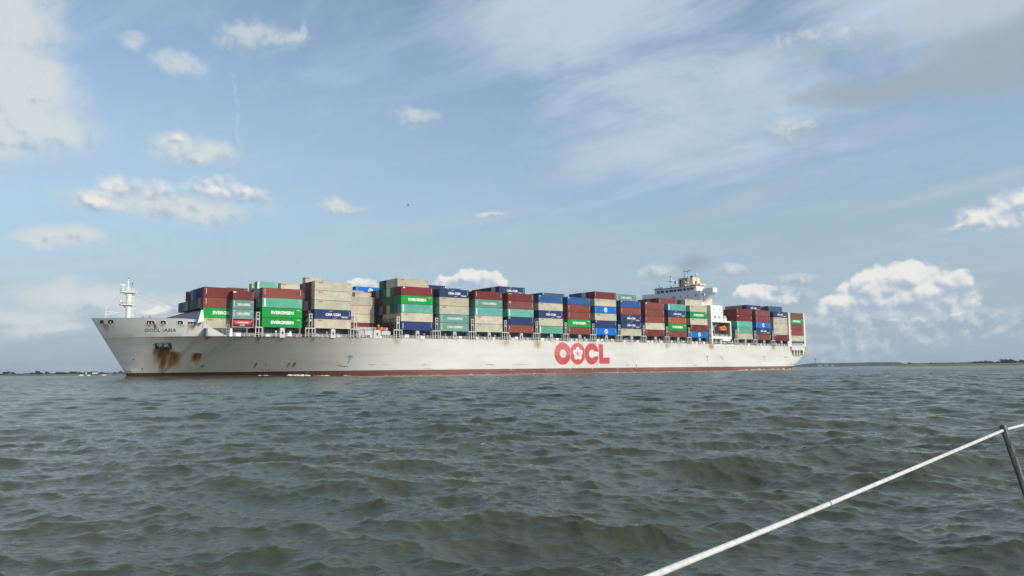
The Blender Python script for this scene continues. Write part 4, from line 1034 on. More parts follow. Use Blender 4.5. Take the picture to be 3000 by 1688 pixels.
# long walkway pipe rails under every stack
mb=MB(); mb.tube((-6,1.9,12.75),(208,1.9,12.75),0.12,0.12,6); mb.build('deck_pipe',M['deck_grey'],ship)
mb=MB(); mb.tube((-6,2.2,13.15),(208,2.2,13.05),0.09,0.09,6); mb.build('deck_pipe',M['rustred'],ship)
for (x,m_) in ((10.9,'pink'),(18.6,'pink'),(1.1,'green')):
    mb=MB(); mb.tube((x,0.1,12.05),(x,0.1,13.0),0.26,0.22,10); mb.tube((x,0.1,13.0),(x,0.1,13.15),0.3,0.3,10); mb.build('fire_box' if m_=='pink' else 'green_drum',M[m_],ship)
# gear left of the short stack and in the empty bay
mb=MB()
for x in(-10.2,-9.4): mb.box(x,x+0.08,0.1,0.18,12.0,15.4)
for z in(13.6,14.3,15.3): mb.box(-10.2,-9.3,0.1,0.18,z,z+0.08)
mb.build('ladder_frame',M['pale_grey'],ship)
mb=MB(); mb.box(-10.15,-9.75,0.2,0.5,14.4,15.3); mb.build('fire_box',M['red'],ship)
mb=MB(); mb.prism([(-9.25,12.0),(-8.35,12.0),(-8.55,14.3),(-9.05,14.3)],'y',-0.05,0.6); mb.build('stacking_post',M['bright_white'],ship)
hg=hog(37)
mb=MB(); mb.box(31.2,43.2,3.2,12.2,15.05+hg,15.9+hg); 
for i in range(8): mb.box(31.5+i*1.45,31.7+i*1.45,3.08,3.2,15.07+hg,15.85+hg)
mb.build('stacked_hatch_cover',M['deck_grey'],ship)
for (x0,x1,z0,z1,m_) in ((30.9,33.0,12.3,14.6,'deck_grey'),(33.4,36.6,13.2,14.7,'pale_grey'),(39.3,42.6,13.4,14.5,'pale_grey')):
    mb=MB(); mb.box(x0,x1,0.4,2.2,z0+hg,z1+hg); mb.build('deck_locker',M[m_],ship)
def local_thing(name,label,cat,x,y,z):
    p=Vector((x,y,0)); p.rotate(Matrix.Rotation(TH,3,'Z')); o=empty(name,(X0+p.x,Y0+p.y,z),TH); tag(o,label,cat); return o
t=local_thing('tool_crate','red steel crate with a pale strap in the empty container bay','crate',39.6,1.4,14.92+hg)
mb=MB(); mb.box(-1.35,1.35,-0.6,0.6,0,0.95); mb.build('crate_body',M['red'],t)
mb=MB(); mb.box(-0.12,0.15,-0.63,0.63,-0.0,0.98); mb.build('strap',M['yellow'],t)
mb=MB()
for x in(-1.35,1.27): mb.box(x,x+0.09,-0.64,-0.6,0,0.97)
mb.build('corner_post',M['rustred'],t)
t=local_thing('float_bag','yellow float resting on the red steel crate','float',38.75,1.4,15.87+hg)
mb=MB(); mb.ico((0,0,0.42),0.42,2,0.05,(0.9,0.9,1.0)); mb.build('float_body',M['yellow'],t,smooth=True)
mb=MB(); mb.tube((0,0,0.8),(0,0,0.98),0.06,0.06,6); mb.build('float_eye',M['black'],t)

# ------------------------------------------------------------------ deckhouse, bridge, funnel
dh_top=30.35
mb=MB(); mb.box(209.2,218.0,0.0,BEAM,23.3,dh_top)
mb.box(209.2,210.0,0.0,BEAM,12.2,23.3)
dh=mb.build('deckhouse',M['bright_white'],ship)
mb=MB()
mb.box(210.0,224.2,0.0,0.6,22.55,23.29); mb.box(223.45,224.2,0.0,0.6,14.9,22.55); mb.box(210.0,223.45,0.0,0.6,14.9,16.05); mb.box(217.3,223.2,-0.02,0.5,13.9,14.9)
mb.build('boat_bay_frame',M['bright_white'],dh)
mb=MB(); mb.box(210.0,224.1,5.2,5.4,15.5,23.2); mb.box(218.0,224.15,0.6,5.2,22.6,22.9); mb.box(210.0,224.1,0.6,5.2,15.6,15.9); mb.box(223.6,224.1,0.6,5.2,15.9,22.55)
mb.build('boat_bay_recess',M['recess'],dh)
def win(par,s,z,w,h_,y=-0.02):
    f=MB(); f.box(s-w/2,s+w/2,y-0.015,y+0.05,z-h_/2,z+h_/2); return f.build('window',M['glass'],par)
for s in (211.4,215.8): win(dh,s,28.4,0.32,0.55)
for s in (211.7,212.6,215.0,215.95): win(dh,s,24.9,0.36,1.25)
mb=MB()
for x in (209.4,211,212.6,214.2,215.8,217.4): mb.box(x,x+0.05,0.1,0.15,dh_top,dh_top+1.05)
for z in(0.5,1.0): mb.box(209.3,217.8,0.1,0.15,dh_top+z,dh_top+z+0.04)
for y in range(2,42,2): mb.box(217.7,217.75,y,y+0.05,dh_top,dh_top+1.05)
mb.box(217.7,217.75,0.1,BEAM,dh_top+1.0,dh_top+1.05); mb.build('guard_rail',M['bright_white'],dh)
# boat davit and machinery in the bay
mb=MB(); mb.tube((215.6,3.2,15.9),(213.8,2.0,20.4),0.22,0.2,8); mb.tube((213.8,2.0,20.4),(216.4,1.6,22.3),0.2,0.16,8); mb.tube((212.2,3.2,15.9),(213.8,2.0,20.4),0.14,0.14,6); mb.box(211.0,213.4,2.0,4.0,18.6,21.2); mb.build('davit',M['deck_grey'],dh)
rg2=random.Random(5)
for i in range(9):
    x=210.6+i*1.35+rg2.uniform(-0.2,0.2); h_=rg2.uniform(0.5,1.9) if x<216.5 else rg2.uniform(0.4,1.1)
    mb=MB()
    if i%3==1: mb.tube((x,1.6,15.9),(x,1.6,15.9+h_+0.4),0.3,0.26,8)
    else: mb.box(x,x+rg2.uniform(0.4,0.9),0.9,1.9,15.9,15.9+h_+0.2)
    mb.build('deck_machinery',M[rg2.choice(['bright_white','pale_grey','deck_grey'])],dh)
mb=MB()
for i in range(11): mb.box(210.2+i*1.3,210.25+i*1.3,0.7,0.75,16.05,17.05)
for z in(16.5,17.0): mb.box(210.2,223.4,0.7,0.75,z,z+0.05)
mb.build('bay_rail',M['bright_white'],dh)
for (x,w,m_) in ((210.4,0.4,'lash_inner'),(212.2,0.8,'deck_grey'),(214.5,0.5,'coaming'),(216.0,0.9,'bright_white'),(218.4,1.4,'deck_grey'),(221.0,0.6,'lash_inner'),(224.6,0.9,'deck_grey'),(226.4,0.7,'coaming')):
    mb=MB(); mb.box(x,x+w,0.3,1.2,12.1,14.3 if w<1 else 13.4); mb.build('deck_machinery',M[m_],ship)
mb=MB()
for i in range(15): mb.box(210+i*1.25,210.06+i*1.25,0.0,0.06,12.0,13.0)
for z in(12.3,12.65,13.0): mb.box(209.2,228.6,0.0,0.05,z,z+0.05)
mb.build('rail',M['white'],ship)
mb=MB(); mb.box(211.5,217.5,-0.06,0.0,11.7,12.35); mb.box(219.5,227.5,-0.06,0.0,11.7,12.35); mb.build('bulwark_plate',M['bright_white'],ship)
mb=MB(); mb.tube((211,0.8,13.3),(227.5,0.8,13.3),0.28,0.28,8); mb.build('gangway_roller',M['deck_grey'],ship)
# bridge tower
mb=MB(); mb.box(209.4,212.0,5.5,BEAM-5.5,dh_top,37.55); bt=mb.build('bridge_tower',M['bright_white'],ship)
mb=MB(); mb.box(212.0,218.6,6.0,BEAM-6.0,dh_top,34.0); mb.box(212.0,217.0,9.0,BEAM-9,34.0,37.5); mb.build('after_house',M['cream'],bt)
for q in (22.5,21.65,20.8,17.5,13.0,8.45,7.5):
    f=MB(); f.box(209.36,209.42,q-0.22,q+0.22,35.1,36.05); f.build('window',M['glass'],bt)
for s,z in ((210.6,35.7),(211.2,35.7)): win(bt,s,z,0.3,0.95,5.48)
# bridge wings
for side in(0,1):
    fy=(lambda y:y) if side==0 else (lambda y:BEAM-y)
    mb=MB(); ya,yb=sorted((fy(-0.25),fy(5.5))); mb.box(210.95,214.35,ya,yb,36.35,38.5); wg=mb.build('bridge_wing',M['bright_white'],bt)
    mb=MB(); mb.prism([(fy(5.5),31.9),(fy(5.5),34.4),(fy(3.2),36.35),(fy(0.2),36.35)],'x',211.3,213.9); mb.build('wing_brace',M['bright_white'],wg)
mb=MB()
n=26
for i in range(n+1): y=5.5+(BEAM-11)*i/n; mb.box(209.42,209.47,y-0.03,y+0.03,37.55,38.6)
for z in(38.05,38.55): mb.box(209.42,209.47,5.5,BEAM-5.5,z,z+0.05)
for i in range(5):
    y=0.0+i*1.2; mb.box(211.0,211.06,y,y+0.06,38.5,39.3)
mb.build('guard_rail',M['bright_white'],bt)
# wheelhouse
mb=MB(); mb.prism([(210.6,37.56),(216.4,37.56),(216.4,40.25),(210.1,40.25)],'y',8.6,BEAM-8.6); wh=mb.build('wheelhouse',M['bright_white'],bt)
X=[(205,275),(295,370),(405,470),(490,580),(595,655),(675,780),(800,870),(885,955),(970,1035)]
for a,b in X:
    f=lambda x:34.2-(x-150)/(925.0)*25.0
    y0,y1=f(b),f(a); mb=MB(); mb.prism([(210.44,38.35),(210.6,38.35),(210.45,39.45),(210.22,39.45)],'y',y0,y1); mb.build('window',M['glass'],wh)
mb=MB(); mb.box(209.7,216.6,8.2,BEAM-8.2,40.26,40.5); mb.build('roof_edge',M['rustred'],wh)
mb=MB()
for i in range(22): y=9+(BEAM-18)*i/21; mb.box(210.1,210.15,y,y+0.05,40.5,41.5)
mb.box(210.1,210.15,8.6,BEAM-8.6,41.45,41.5); mb.box(210.1,210.3,28.5,BEAM-8.8,40.5,41.2); mb.build('roof_rail',M['bright_white'],wh)
S=212.0
mb=MB(); mb.tube((S,25.2,40.5),(S,25.2,46.2),0.22,0.14,8); mb.box(S-0.9,S+0.9,24.0,26.4,43.9,44.1); mb.tube((S,24.4,44.1),(S,25.0,46.4),0.1,0.1,6); mb.tube((S,26.0,44.1),(S,25.3,46.4),0.1,0.1,6); mb.box(S-0.2,S+0.2,24.4,25.6,46.4,46.6); mb.tube((S,25.2,46.6),(S,25.2,47.1),0.2,0.14,8); mb.build('aerial_mast',M['bright_white'],wh)
mb=MB(); mb.tube((S,24.8,40.5),(S,24.8,41.3),0.5,0.2,8); mb.build('compass_stand',M['coaming'],wh)
mb=MB(); mb.tube((S,32.6,40.5),(S,32.6,42.2),0.12,0.12,6); mb.tube((S,32.6,42.2),(S,32.6,42.7),0.25,0.25,8); mb.build('searchlight',M['coaming'],wh)
# signal mast house with yards
mb=MB()
for y in(15.6,16.6,18.6,20.4): mb.tube((S,y,40.5),(S,y,44.9),0.14,0.14,6); mb.tube((S+2,y,40.5),(S+2,y,44.9),0.14,0.14,6)
for z in(42.3,44.6): mb.box(S-0.2,S+2.2,15.3,20.8,z,z+0.18)
mb.box(S+0.3,S+1.8,16.7,18.4,40.5,44.6); 
sm=mb.build('signal_mast',M['pale_grey'],wh)
mb=MB(); mb.tube((S+1,17.6,44.8),(S+1,17.6,49.0),0.10,0.06,6)
for z,w in((45.5,1.0),(46.6,0.75),(47.8,0.6),(48.6,0.3)): mb.tube((S+1,17.6-w,z+0.35),(S+1,17.6,z),0.06,0.06,5); mb.tube((S+1,17.6+w,z+0.35),(S+1,17.6,z),0.06,0.06,5)
mb.build('lamp_mast',M['coaming'],sm)
mb=MB(); mb.box(S+0.2,S+1.4,19.2,20.2,40.5,44.2); mb.build('cable_trunk',M['black'],sm)
mb=MB(); mb.tube((S-0.1,15.5,42.9),(S-0.1,15.5,44.5),0.55,0.6,10); mb.build('exhaust_cowl',M['rustred'],sm)
mb=MB(); mb.tube((S,14.6,40.5),(S,14.6,47.6),0.17,0.12,8); mb.box(S-0.2,S+0.2,12.2,17.0,47.7,48.0); mb.box(S-0.3,S+0.3,14.2,15.0,47.2,47.7); mb.build('radar_scanner',M['pale_grey'],wh)
mb=MB(); mb.tube((S,9.6,40.5),(S,9.6,44.9),0.10,0.10,6); mb.tube((S,10.1,40.5),(S,9.6,43.5),0.06,0.06,6); mb.tube((S,9.1,40.5),(S,9.6,43.5),0.06,0.06,6); wd=mb.build('aerial_post',M['bright_white'],wh)
mb=MB(); mb.ico((S,9.6,45.5),0.62,2,0,(0.9,0.9,1.15)); mb.build('dome',M['bright_white'],wd,smooth=True)
# funnel far aft on the centre line
mb=MB(); mb.box(222.5,228.2,20.2,25.4,30.0,46.1); mb.box(221.5,228.3,14,30,12.2,30.0); fn=mb.build('funnel',M['cream'],ship)
mb=MB(); mb.box(223.0,227.8,16.4,20.2,41.4,42.7); mb.build('side_platform',M['cream'],fn)
for (x,y,r,h_) in ((223.4,21.2,0.4,46.9),(224.6,22.6,0.6,47.2),(226,23.6,0.5,47.0),(224,24.6,0.35,46.8)):
    mb=MB(); mb.tube((x,y,46.1),(x,y,h_),r,r,10); mb.build('exhaust_pipe',M['black'],fn)
mb=MB(); mb.tube((223.0,18.6,42.7),(223.0,18.6,44.2),0.5,0.4,8); mb.build('vent_post',M['lash_inner'],fn)
mb=MB(); mb.box(218.4,221.2,2.6,5.6,23.3,24.6); mb.tube((222.0,4,23.3),(222.0,4,25.6),1.0,0.9,12); mb.box(222.6,225.2,3,5.4,23.6,25.0); mb.tube((224.4,4,25),(225.2,4,25.8),0.6,0.6,10); mb.build('ventilator',M['cream'],dh)
mb=MB(); mb.box(218.0,226.4,1.8,6.5,22.95,23.28); mb.build('boat_bay_roof',M['bright_white'],dh)
t=local_thing('signal_flag','small dark blue flag flying beside the signal mast','flag',S-0.2,22.0,42.2)
mb=MB(); mb.v=[(0,0,0),(0,0.75,0.3),(0,0.9,1.1),(0,0.1,1.7),(0.06,0.0,0.0),(0.06,0.75,0.3),(0.06,0.9,1.1),(0.06,0.1,1.7)]; mb.f=[(0,1,2,3),(7,6,5,4),(0,4,5,1),(1,5,6,2),(2,6,7,3),(3,7,4,0)]; mb.build('flag_cloth',M['flag'],t)
mb=MB(); mb.tube((0.03,0.05,-1.6),(0.03,0.05,3.0),0.025,0.025,5); mb.build('halyard',M['coaming'],t)

# lifeboat
t=local_thing('lifeboat','orange enclosed lifeboat hanging in the opening of the white deckhouse','lifeboat',220.2,2.3,18.7); t.scale=(0.86,0.86,0.9)
def loft(sections,n=14):
    mb=MB()
    for (x,hw,zb_,zt_,pw) in sections:
        for i in range(n):
            a=math.pi*2*i/n; ca,sa=math.cos(a),math.sin(a)
            y=hw*math.copysign(abs(ca)**pw,ca); z=(zb_+zt_)/2+(zt_-zb_)/2*math.copysign(abs(sa)**pw,sa); mb.v.append((x,y,z))
    k=len(sections)
    for j in range(k-1):
        for i in range(n): mb.f.append((j*n+i,j*n+(i+1)%n,(j+1)*n+(i+1)%n,(j+1)*n+i))
    mb.f.append(tuple(range(n))); mb.f.append(tuple(range((k-1)*n,k*n))); return mb
b=loft([(-3.5,0.15,1.05,1.5,0.8),(-3.1,0.7,0.55,1.5,0.8),(-2,1.2,0.15,1.5,0.75),(0,1.35,0,1.5,0.75),(2,1.25,0.1,1.5,0.75),(3.1,0.95,0.35,1.5,0.75),(3.35,0.6,0.6,1.45,0.8)]).build('hull',M['orange'],t); smooth_angle(b,40)
b=loft([(-3.0,0.55,1.45,1.75,0.8),(-2.2,1.0,1.45,2.2,0.8),(-0.5,1.15,1.45,2.45,0.75),(2.0,1.12,1.45,2.4,0.75),(2.9,0.85,1.45,2.2,0.8)]).build('canopy',M['orange'],t); smooth_angle(b,40)
mb=MB(); mb.box(1.2,2.3,-0.5,0.5,2.35,2.95); mb.build('helm_cabin',M['orange'],t)
mb=MB(); mb.box(-3.3,3.2,-1.4,1.4,1.42,1.52); mb.build('fender_band',M['black'] if False else M['orange'],t)
for x in(-1.2,-0.2,0.8): win(t,x,1.95,0.3,0.25,-1.14)
mb=MB()
for x in(-2.7,2.6): mb.tube((x,0,2.0),(x,0,4.2),0.06,0.06,6)
mb.build('fall_wire',M['coaming'],t)

# ------------------------------------------------------------------ white water along the hull
def foam_mat():
    m=bpy.data.materials.new('foam_white'); m.use_nodes=True; b=m.node_tree.nodes['Principled BSDF']; b.inputs['Base Color'].default_value=(0.72,0.73,0.70,1); b.inputs['Roughness'].default_value=0.7; return m
M['foam']=foam_mat()
rf=random.Random(8); random.seed(9)
mb=MB()
def lumps(s0,s1,n,hmax,off=0.5,wl=1.0):
    for i in range(n):
        s=rf.uniform(s0,s1); q=hq(s,0.2)-rf.uniform(0.0,off); r=rf.uniform(0.25,1.0)
        mb.ico((s,q,rf.uniform(0.2,0.32)+float(np.interp(s,[-50,-36,-30,-12,5,18,34],[0,0.55,1.0,0.85,0.6,0.25,0]))),1.0,2,0.40,(0.55*r*wl+0.15,0.3*r+0.1,hmax*r*rf.uniform(0.3,0.8)))
lumps(-22,-18,8,0.25); lumps(-12,-6.5,26,0.4,0.8); lumps(-1,2.8,26,0.85); lumps(3.5,8.5,40,0.45,0.8); lumps(13.5,19.5,44,0.8,0.9); lumps(21,26,16,0.35); lumps(30,33,10,0.3)
lumps(30,228,150,0.14,0.4); lumps(-28,30,50,0.16,0.5); lumps(80,84,8,0.2); lumps(95,105,18,0.25); lumps(132,150,26,0.25)
lumps(228,240,40,0.6,1.0); lumps(238,272,150,0.8,1.6); 
for i in range(120):
    s=rf.uniform(262,330); mb.ico((s,rf.uniform(-3,14)+(s-262)*0.02,0.26),1.0,1,0.35,(rf.uniform(0.4,1.6),rf.uniform(0.3,1.2),rf.uniform(0.06,0.28)))
fo=mb.build('foam',M['foam'],None); fo.location=(X0,Y0,0); fo.rotation_euler=(0,0,TH); fo.data.shade_smooth(); tag(fo,'white foam breaking along the waterline of the ship',kind='stuff')

# ------------------------------------------------------------------ the boat the photo is taken from
yacht=empty('sailing_boat',(2.245,3.32,0.806)); tag(yacht,'edge of a sailing boat with a white guard wire and steel stanchion, right foreground','boat')
OY=Vector((2.245,3.32,0.806))
def V3(*p): return tuple(Vector(p)-OY)
def steel():
    m=bpy.data.materials.new('worn_steel'); m.use_nodes=True; N=NT(m.node_tree); b=N.n['Principled BSDF']
    tc=N.new('ShaderNodeTexCoord').outputs['Object']; n=N.noise(N.v('MULTIPLY',tc,(60,60,8)),1.0,5,0.65)
    N.l.new(N.mix(N.ss(n,0.35,0.7),C4(0.10,0.105,0.11),C4(0.26,0.26,0.26)),b.inputs['Base Color']); b.inputs['Metallic'].default_value=0.9
    N.l.new(N.ss(n,0.3,0.7,0.28,0.5),b.inputs['Roughness']); return m
M['steel']=steel(); M['wire']=mat('white_sheathed_wire',(0.66,0.65,0.61),0.45,var=0.10,scale=40)
top=Vector((2.093,3.347,1.422)); bot=OY.copy(); dr=(top-bot).normalized()
mb=MB(); mb.tube(V3(*bot),V3(*(top-dr*0.0)),0.0135,0.0128,20); st=mb.build('stanchion',M['steel'],yacht); smooth_angle(st,40)
mb=MB(); mb.ico(V3(*(top+dr*0.002)),0.0135,3,0,(1,1,0.75)); mb.build('cap',M['steel'],st,smooth=True)
wdir=Vector((0.72,0.69,0.055)).normalized(); ey=top-dr*0.012
mb=MB(); mb.tube(V3(*(ey-wdir*0.020)),V3(*(ey+wdir*0.020)),0.0105,0.0105,18); g=mb.build('eyelet',M['black'],st); smooth_angle(g,40)
mb=MB(); mb.tube(V3(*(ey-wdir*0.028)),V3(*(ey+wdir*0.024)),0.0088,0.0088,18); g=mb.build('bush',M['steel'],st); smooth_angle(g,40)
P=[Vector(p) for p in((-0.75,0.05,1.41),(-0.2,0.74,1.372),(0.092,1.142,1.350),(0.242,1.396,1.3285),(0.851,2.151,1.315))]+[ey]
def spline(P,n=14):
    out=[]
    for i in range(len(P)-1):
        p0=P[max(0,i-1)];p1=P[i];p2=P[i+1];p3=P[min(len(P)-1,i+2)]
        for k in range(n):
            t=k/n; out.append(0.5*((2*p1)+(p2-p0)*t+(2*p0-5*p1+4*p2-p3)*t*t+(3*p1-p0-3*p2+p3)*t**3))
    out.append(P[-1]); return out
def sweep(pts,r,n=14):
    mb=MB(); L=len(pts)
    for i,p in enumerate(pts):
        d=(pts[min(L-1,i+1)]-pts[max(0,i-1)]).normalized(); x=d.cross(Vector((0,0,1))).normalized(); y=x.cross(d)
        for k in range(n): a=2*math.pi*k/n; mb.v.append(tuple(p-OY+x*math.cos(a)*r+y*math.sin(a)*r))
    for i in range(L-1):
        for k in range(n): mb.f.append((i*n+k,i*n+(k+1)%n,(i+1)*n+(k+1)%n,(i+1)*n+k))
    mb.f.append(tuple(range(n))); mb.f.append(tuple(range((L-1)*n,L*n))); return mb
gw=sweep(spline(P),0.0062).build('guard_wire',M['wire'],yacht); smooth_angle(gw,40)
gw2=sweep([ey,Vector((2.40,3.58,1.428)),Vector((3.4,4.16,1.45)),Vector((4.9,4.80,1.50)),Vector((7.0,5.2,1.58))],0.0062).build('guard_wire',M['wire'],yacht); smooth_angle(gw2,40)
for (tx,ty,tz) in ((3.9,4.37,1.465),(6.2,5.05,1.55)):
    mb=MB(); mb.tube(V3(tx,ty,tz+0.012),V3(tx+0.12,ty-0.05,tz-0.64),0.0128,0.0135,16); mb.build('stanchion',M['steel'],yacht)
jd=(P[5]-P[4]).normalized(); j0=Vector((0.858,2.158,1.3152))
mb=MB(); mb.tube(V3(*j0),V3(*(j0+jd*0.006)),0.0066,0.0066,14); mb.build('joint_ring',M['coaming'],gw)
edge=[(-1.3,-0.5,0.70),(-0.5,0.55,0.72),(0.3,1.45,0.74),(1.3,2.5,0.77),(2.26,3.33,0.80),(3.3,4.02,0.83),(4.6,4.62,0.86),(7.0,5.15,0.93)]
mb=MB()
for (x,y,z) in edge: mb.v+= [V3(x,y,z),V3(x+1.3,y-1.4,z+0.03)]
for i in range(len(edge)-1): mb.f.append((2*i,2*i+1,2*i+3,2*i+2))
mb.build('deck',mat('boat_deck',(0.62,0.61,0.57),0.6,scale=20),yacht)
mb=MB()
for (x,y,z) in edge: mb.v+= [V3(x-0.012,y+0.012,z+0.04),V3(x+0.10,y-0.11,-0.4)]
for i in range(len(edge)-1): mb.f.append((2*i,2*i+1,2*i+3,2*i+2))
mb.build('hull',mat('boat_hull_white',(0.78,0.78,0.76),0.25),yacht)
mb=MB(); mb.path([V3(x,y,z+0.03) for x,y,z in edge],0.02,8); mb.build('toe_rail',mat('teak',(0.25,0.14,0.07),0.6,scale=30),yacht)
mb=MB(); mb.tube(V3(*bot),V3(*(bot+dr*0.05)),0.024,0.018,14); mb.build('stanchion_base',M['steel'],yacht)

# ------------------------------------------------------------------ far shores
def grass_mat(name,c0,c1):
    return mat(name,c0,0.9,var=0.25,scale=0.02)
M['grass']=grass_mat('dyke_grass',(0.15,0.17,0.055),None); M['wood']=mat('far_woodland',(0.045,0.062,0.030),0.9,var=0.35,scale=0.05); M['leaf']=mat('tree_leaves',(0.040,0.058,0.026),0.8,var=0.4,scale=0.4); M['bark']=mat('bark',(0.07,0.05,0.035),0.9)
def bearing(b,d): return (d*math.sin(b),d*math.cos(b))
def bank(name,b0,b1,d0,d1,ztop,label):
    mb=MB(); n=60; rows=[(d0,-0.4),(d0+12,0.5),(d0+60,ztop*0.85),(d0+110,ztop),(d1,ztop*0.9)]
    for d,z in rows:
        for i in range(n+1):
            b=b0+(b1-b0)*i/n; x,y=bearing(b,d*(1+0.015*math.sin(i*0.7))); mb.v.append((x,y,z+(0.15*math.sin(i*1.3+d) if z>1 else 0)))
    for j in range(len(rows)-1):
        for i in range(n): a=j*(n+1)+i; mb.f.append((a,a+1,a+n+2,a+n+1))
    o=mb.build(name,M['grass'],None,smooth=True); tag(o,label,kind='structure'); return o
bank('shore',-0.68,-0.40,1190,2300,2.7,'flat grassy bank of the left shore')
bank('shore',0.455,0.68,1150,2400,3.4,'flat grassy bank of the right shore')
TV=[]
def tree_mesh(seed):
    r=random.Random(seed); lf=MB(); cl=[]
    for i in range(r.randint(7,10)): a=r.uniform(0,6.28); d=r.uniform(0,0.34); cl.append((d*math.cos(a),d*math.sin(a),r.uniform(0.34,0.82),r.uniform(0.16,0.28)))
    for (x,y,z,rad) in cl:
        for k in range(95):
            th=r.uniform(0,6.28); u=r.uniform(-1,1); w=math.sqrt(1-u*u); f=rad*r.uniform(0.55,1.05)
            c=Vector((x+f*w*math.cos(th),y+f*w*math.sin(th),z+f*u*0.85)); a=Vector((r.uniform(-1,1),r.uniform(-1,1),r.uniform(-1,1))).normalized()*0.055; b=a.cross(Vector((r.uniform(-1,1),r.uniform(-1,1),r.uniform(-1,1)))).normalized()*0.05
            lf.add([tuple(c-a-b),tuple(c+a-b),tuple(c+a+b),tuple(c-a+b)],[(0,1,2,3)])
    tr=MB(); tr.tube((0,0,0),(0.01,0,0.45),0.03,0.018,7)
    for (x,y,z,rad) in cl[:4]: tr.tube((0.01,0,0.35),(x*0.8,y*0.8,z),0.014,0.006,5)
    a=lf.mesh('crown'); a.materials.append(M['leaf']); b=tr.mesh('trunk'); b.materials.append(M['bark']); return a,b
TV=[tree_mesh(i) for i in range(5)]
def tree(bg,d,zbase,h_,w,label,group,i):
    x,y=bearing(bg,d); t=empty('tree',(x,y,zbase),random.uniform(0,6.28)); t.scale=(w,w,h_); tag(t,label,'tree',group)
    for nm,me in zip(('crown','trunk'),TV[i%5]): o=bpy.data.objects.new(nm,me); col.objects.link(o); o.parent=t
TL=[(-0.58409,0.00214),(-0.5806,0.00388),(-0.57704,0.00441),(-0.57279,0.00358),(-0.5665,0.0019),(-0.55996,0.00243),(-0.5566,0.0026),(-0.55383,0.00287),(-0.5515,0.0028),(-0.54893,0.00426),(-0.54574,0.00256),(-0.54111,0.00381),(-0.53693,0.00195),(-0.5313,0.0032),(-0.5295,0.0030),(-0.5278,0.00316),(-0.52428,0.00312),(-0.5215,0.0024),(-0.51914,0.00306),(-0.51594,0.00355),(-0.5143,0.0033),(-0.5127,0.00351),(-0.50845,0.00295),(-0.5042,0.0029),(-0.50125,0.00279),(-0.49764,0.0032),(-0.49232,0.00239),(-0.48735,0.00271),(-0.48364,0.00184),(-0.479,0.0019),(-0.47426,0.00272),(-0.46819,0.00364),(-0.46541,0.00209),(-0.4615,0.0025),(-0.594,0.0036),(-0.603,0.0042),(-0.612,0.0033)]
random.seed(4)
for i,(b,e) in enumerate(TL):
    d=1520+random.uniform(-30,120); h_=1.69+d*e*1.06-2.2; tree(b,d,2.2,h_,max(6.0,h_*1.35)*random.uniform(0.95,1.3),'dark rounded tree standing along the far left shore','trees along the left shore',i)
# a continuous low hedge ties the left trees together
def ridge(name,pts,d,depth,z0,m,label,kind,amp=0.8,sub=6):
    mb=MB(); r=random.Random(len(name)); prof=[]
    for (b0,e0),(b1,e1) in zip(pts,pts[1:]):
        for k in range(sub): t=k/sub; prof.append((b0+(b1-b0)*t,e0+(e1-e0)*t))
    prof.append(pts[-1]); n=len(prof)
    for j,(dd,f) in enumerate(((0,0.0),(depth*0.1,0.75),(depth*0.3,1.0),(depth,0.8))):
        for b,e in prof:
            zz=max(z0+0.5,1.69+d*e); x,y=bearing(b,d+dd+r.uniform(-0.06,0.06)*depth); mb.v.append((x,y,z0+(zz-z0)*f+(r.uniform(-amp,amp) if f>0 else 0)))
    for j in range(3):
        for i in range(n-1): a=j*n+i; mb.f.append((a,a+1,a+n+1,a+n))
    o=mb.build(name,m,None,smooth=True); tag(o,label,kind=kind); return o
ridge('hedge_belt',[(-0.66,0.0016),(-0.6,0.0019),(-0.58,0.0016),(-0.55,0.0018),(-0.5,0.0019),(-0.44,0.0018)],1600,80,1.8,M['wood'],'low dark hedges behind the left bank','stuff',0.5,14)
ridge('wooded_hills',[(0.335,0.0010),(0.348,0.0018),(0.3617,0.0036),(0.372,0.0041),(0.3999,0.0038),(0.43,0.0044),(0.459,0.0042),(0.463,0.0037),(0.466,0.0023),(0.48,0.0022)],3600,400,-1.0,M['wood'],'low wooded hills across the water behind the stern','stuff',1.0,12)
ridge('hedge_belt',[(0.464,0.0022),(0.4875,0.0026),(0.515,0.0027),(0.536,0.0031),(0.547,0.0036),(0.558,0.003),(0.565,0.0036),(0.6,0.0034),(0.66,0.003)],1700,90,2.5,M['wood'],'low dark hedges behind the right bank','stuff',0.6,14)
TRR=[(0.4725,0.0037),(0.4950,0.0029),(0.5365,0.0035),(0.5420,0.0040),(0.5472,0.00435),(0.5520,0.0040),(0.5583,0.0033),(0.5645,0.0053),(0.5675,0.0055),(0.5705,0.0055),(0.5735,0.0050),(0.5797,0.0047),(0.5830,0.0040),(0.5880,0.0045),(0.5940,0.0050)]
for i,(b,e) in enumerate(TRR):
    d=1620+random.uniform(-40,60); h_=1.69+d*e*1.05-2.8; tree(b,d,2.8,h_,max(7.0,h_*1.3)*random.uniform(0.95,1.25),'dark rounded tree standing along the far right shore','trees along the right shore',i+2)
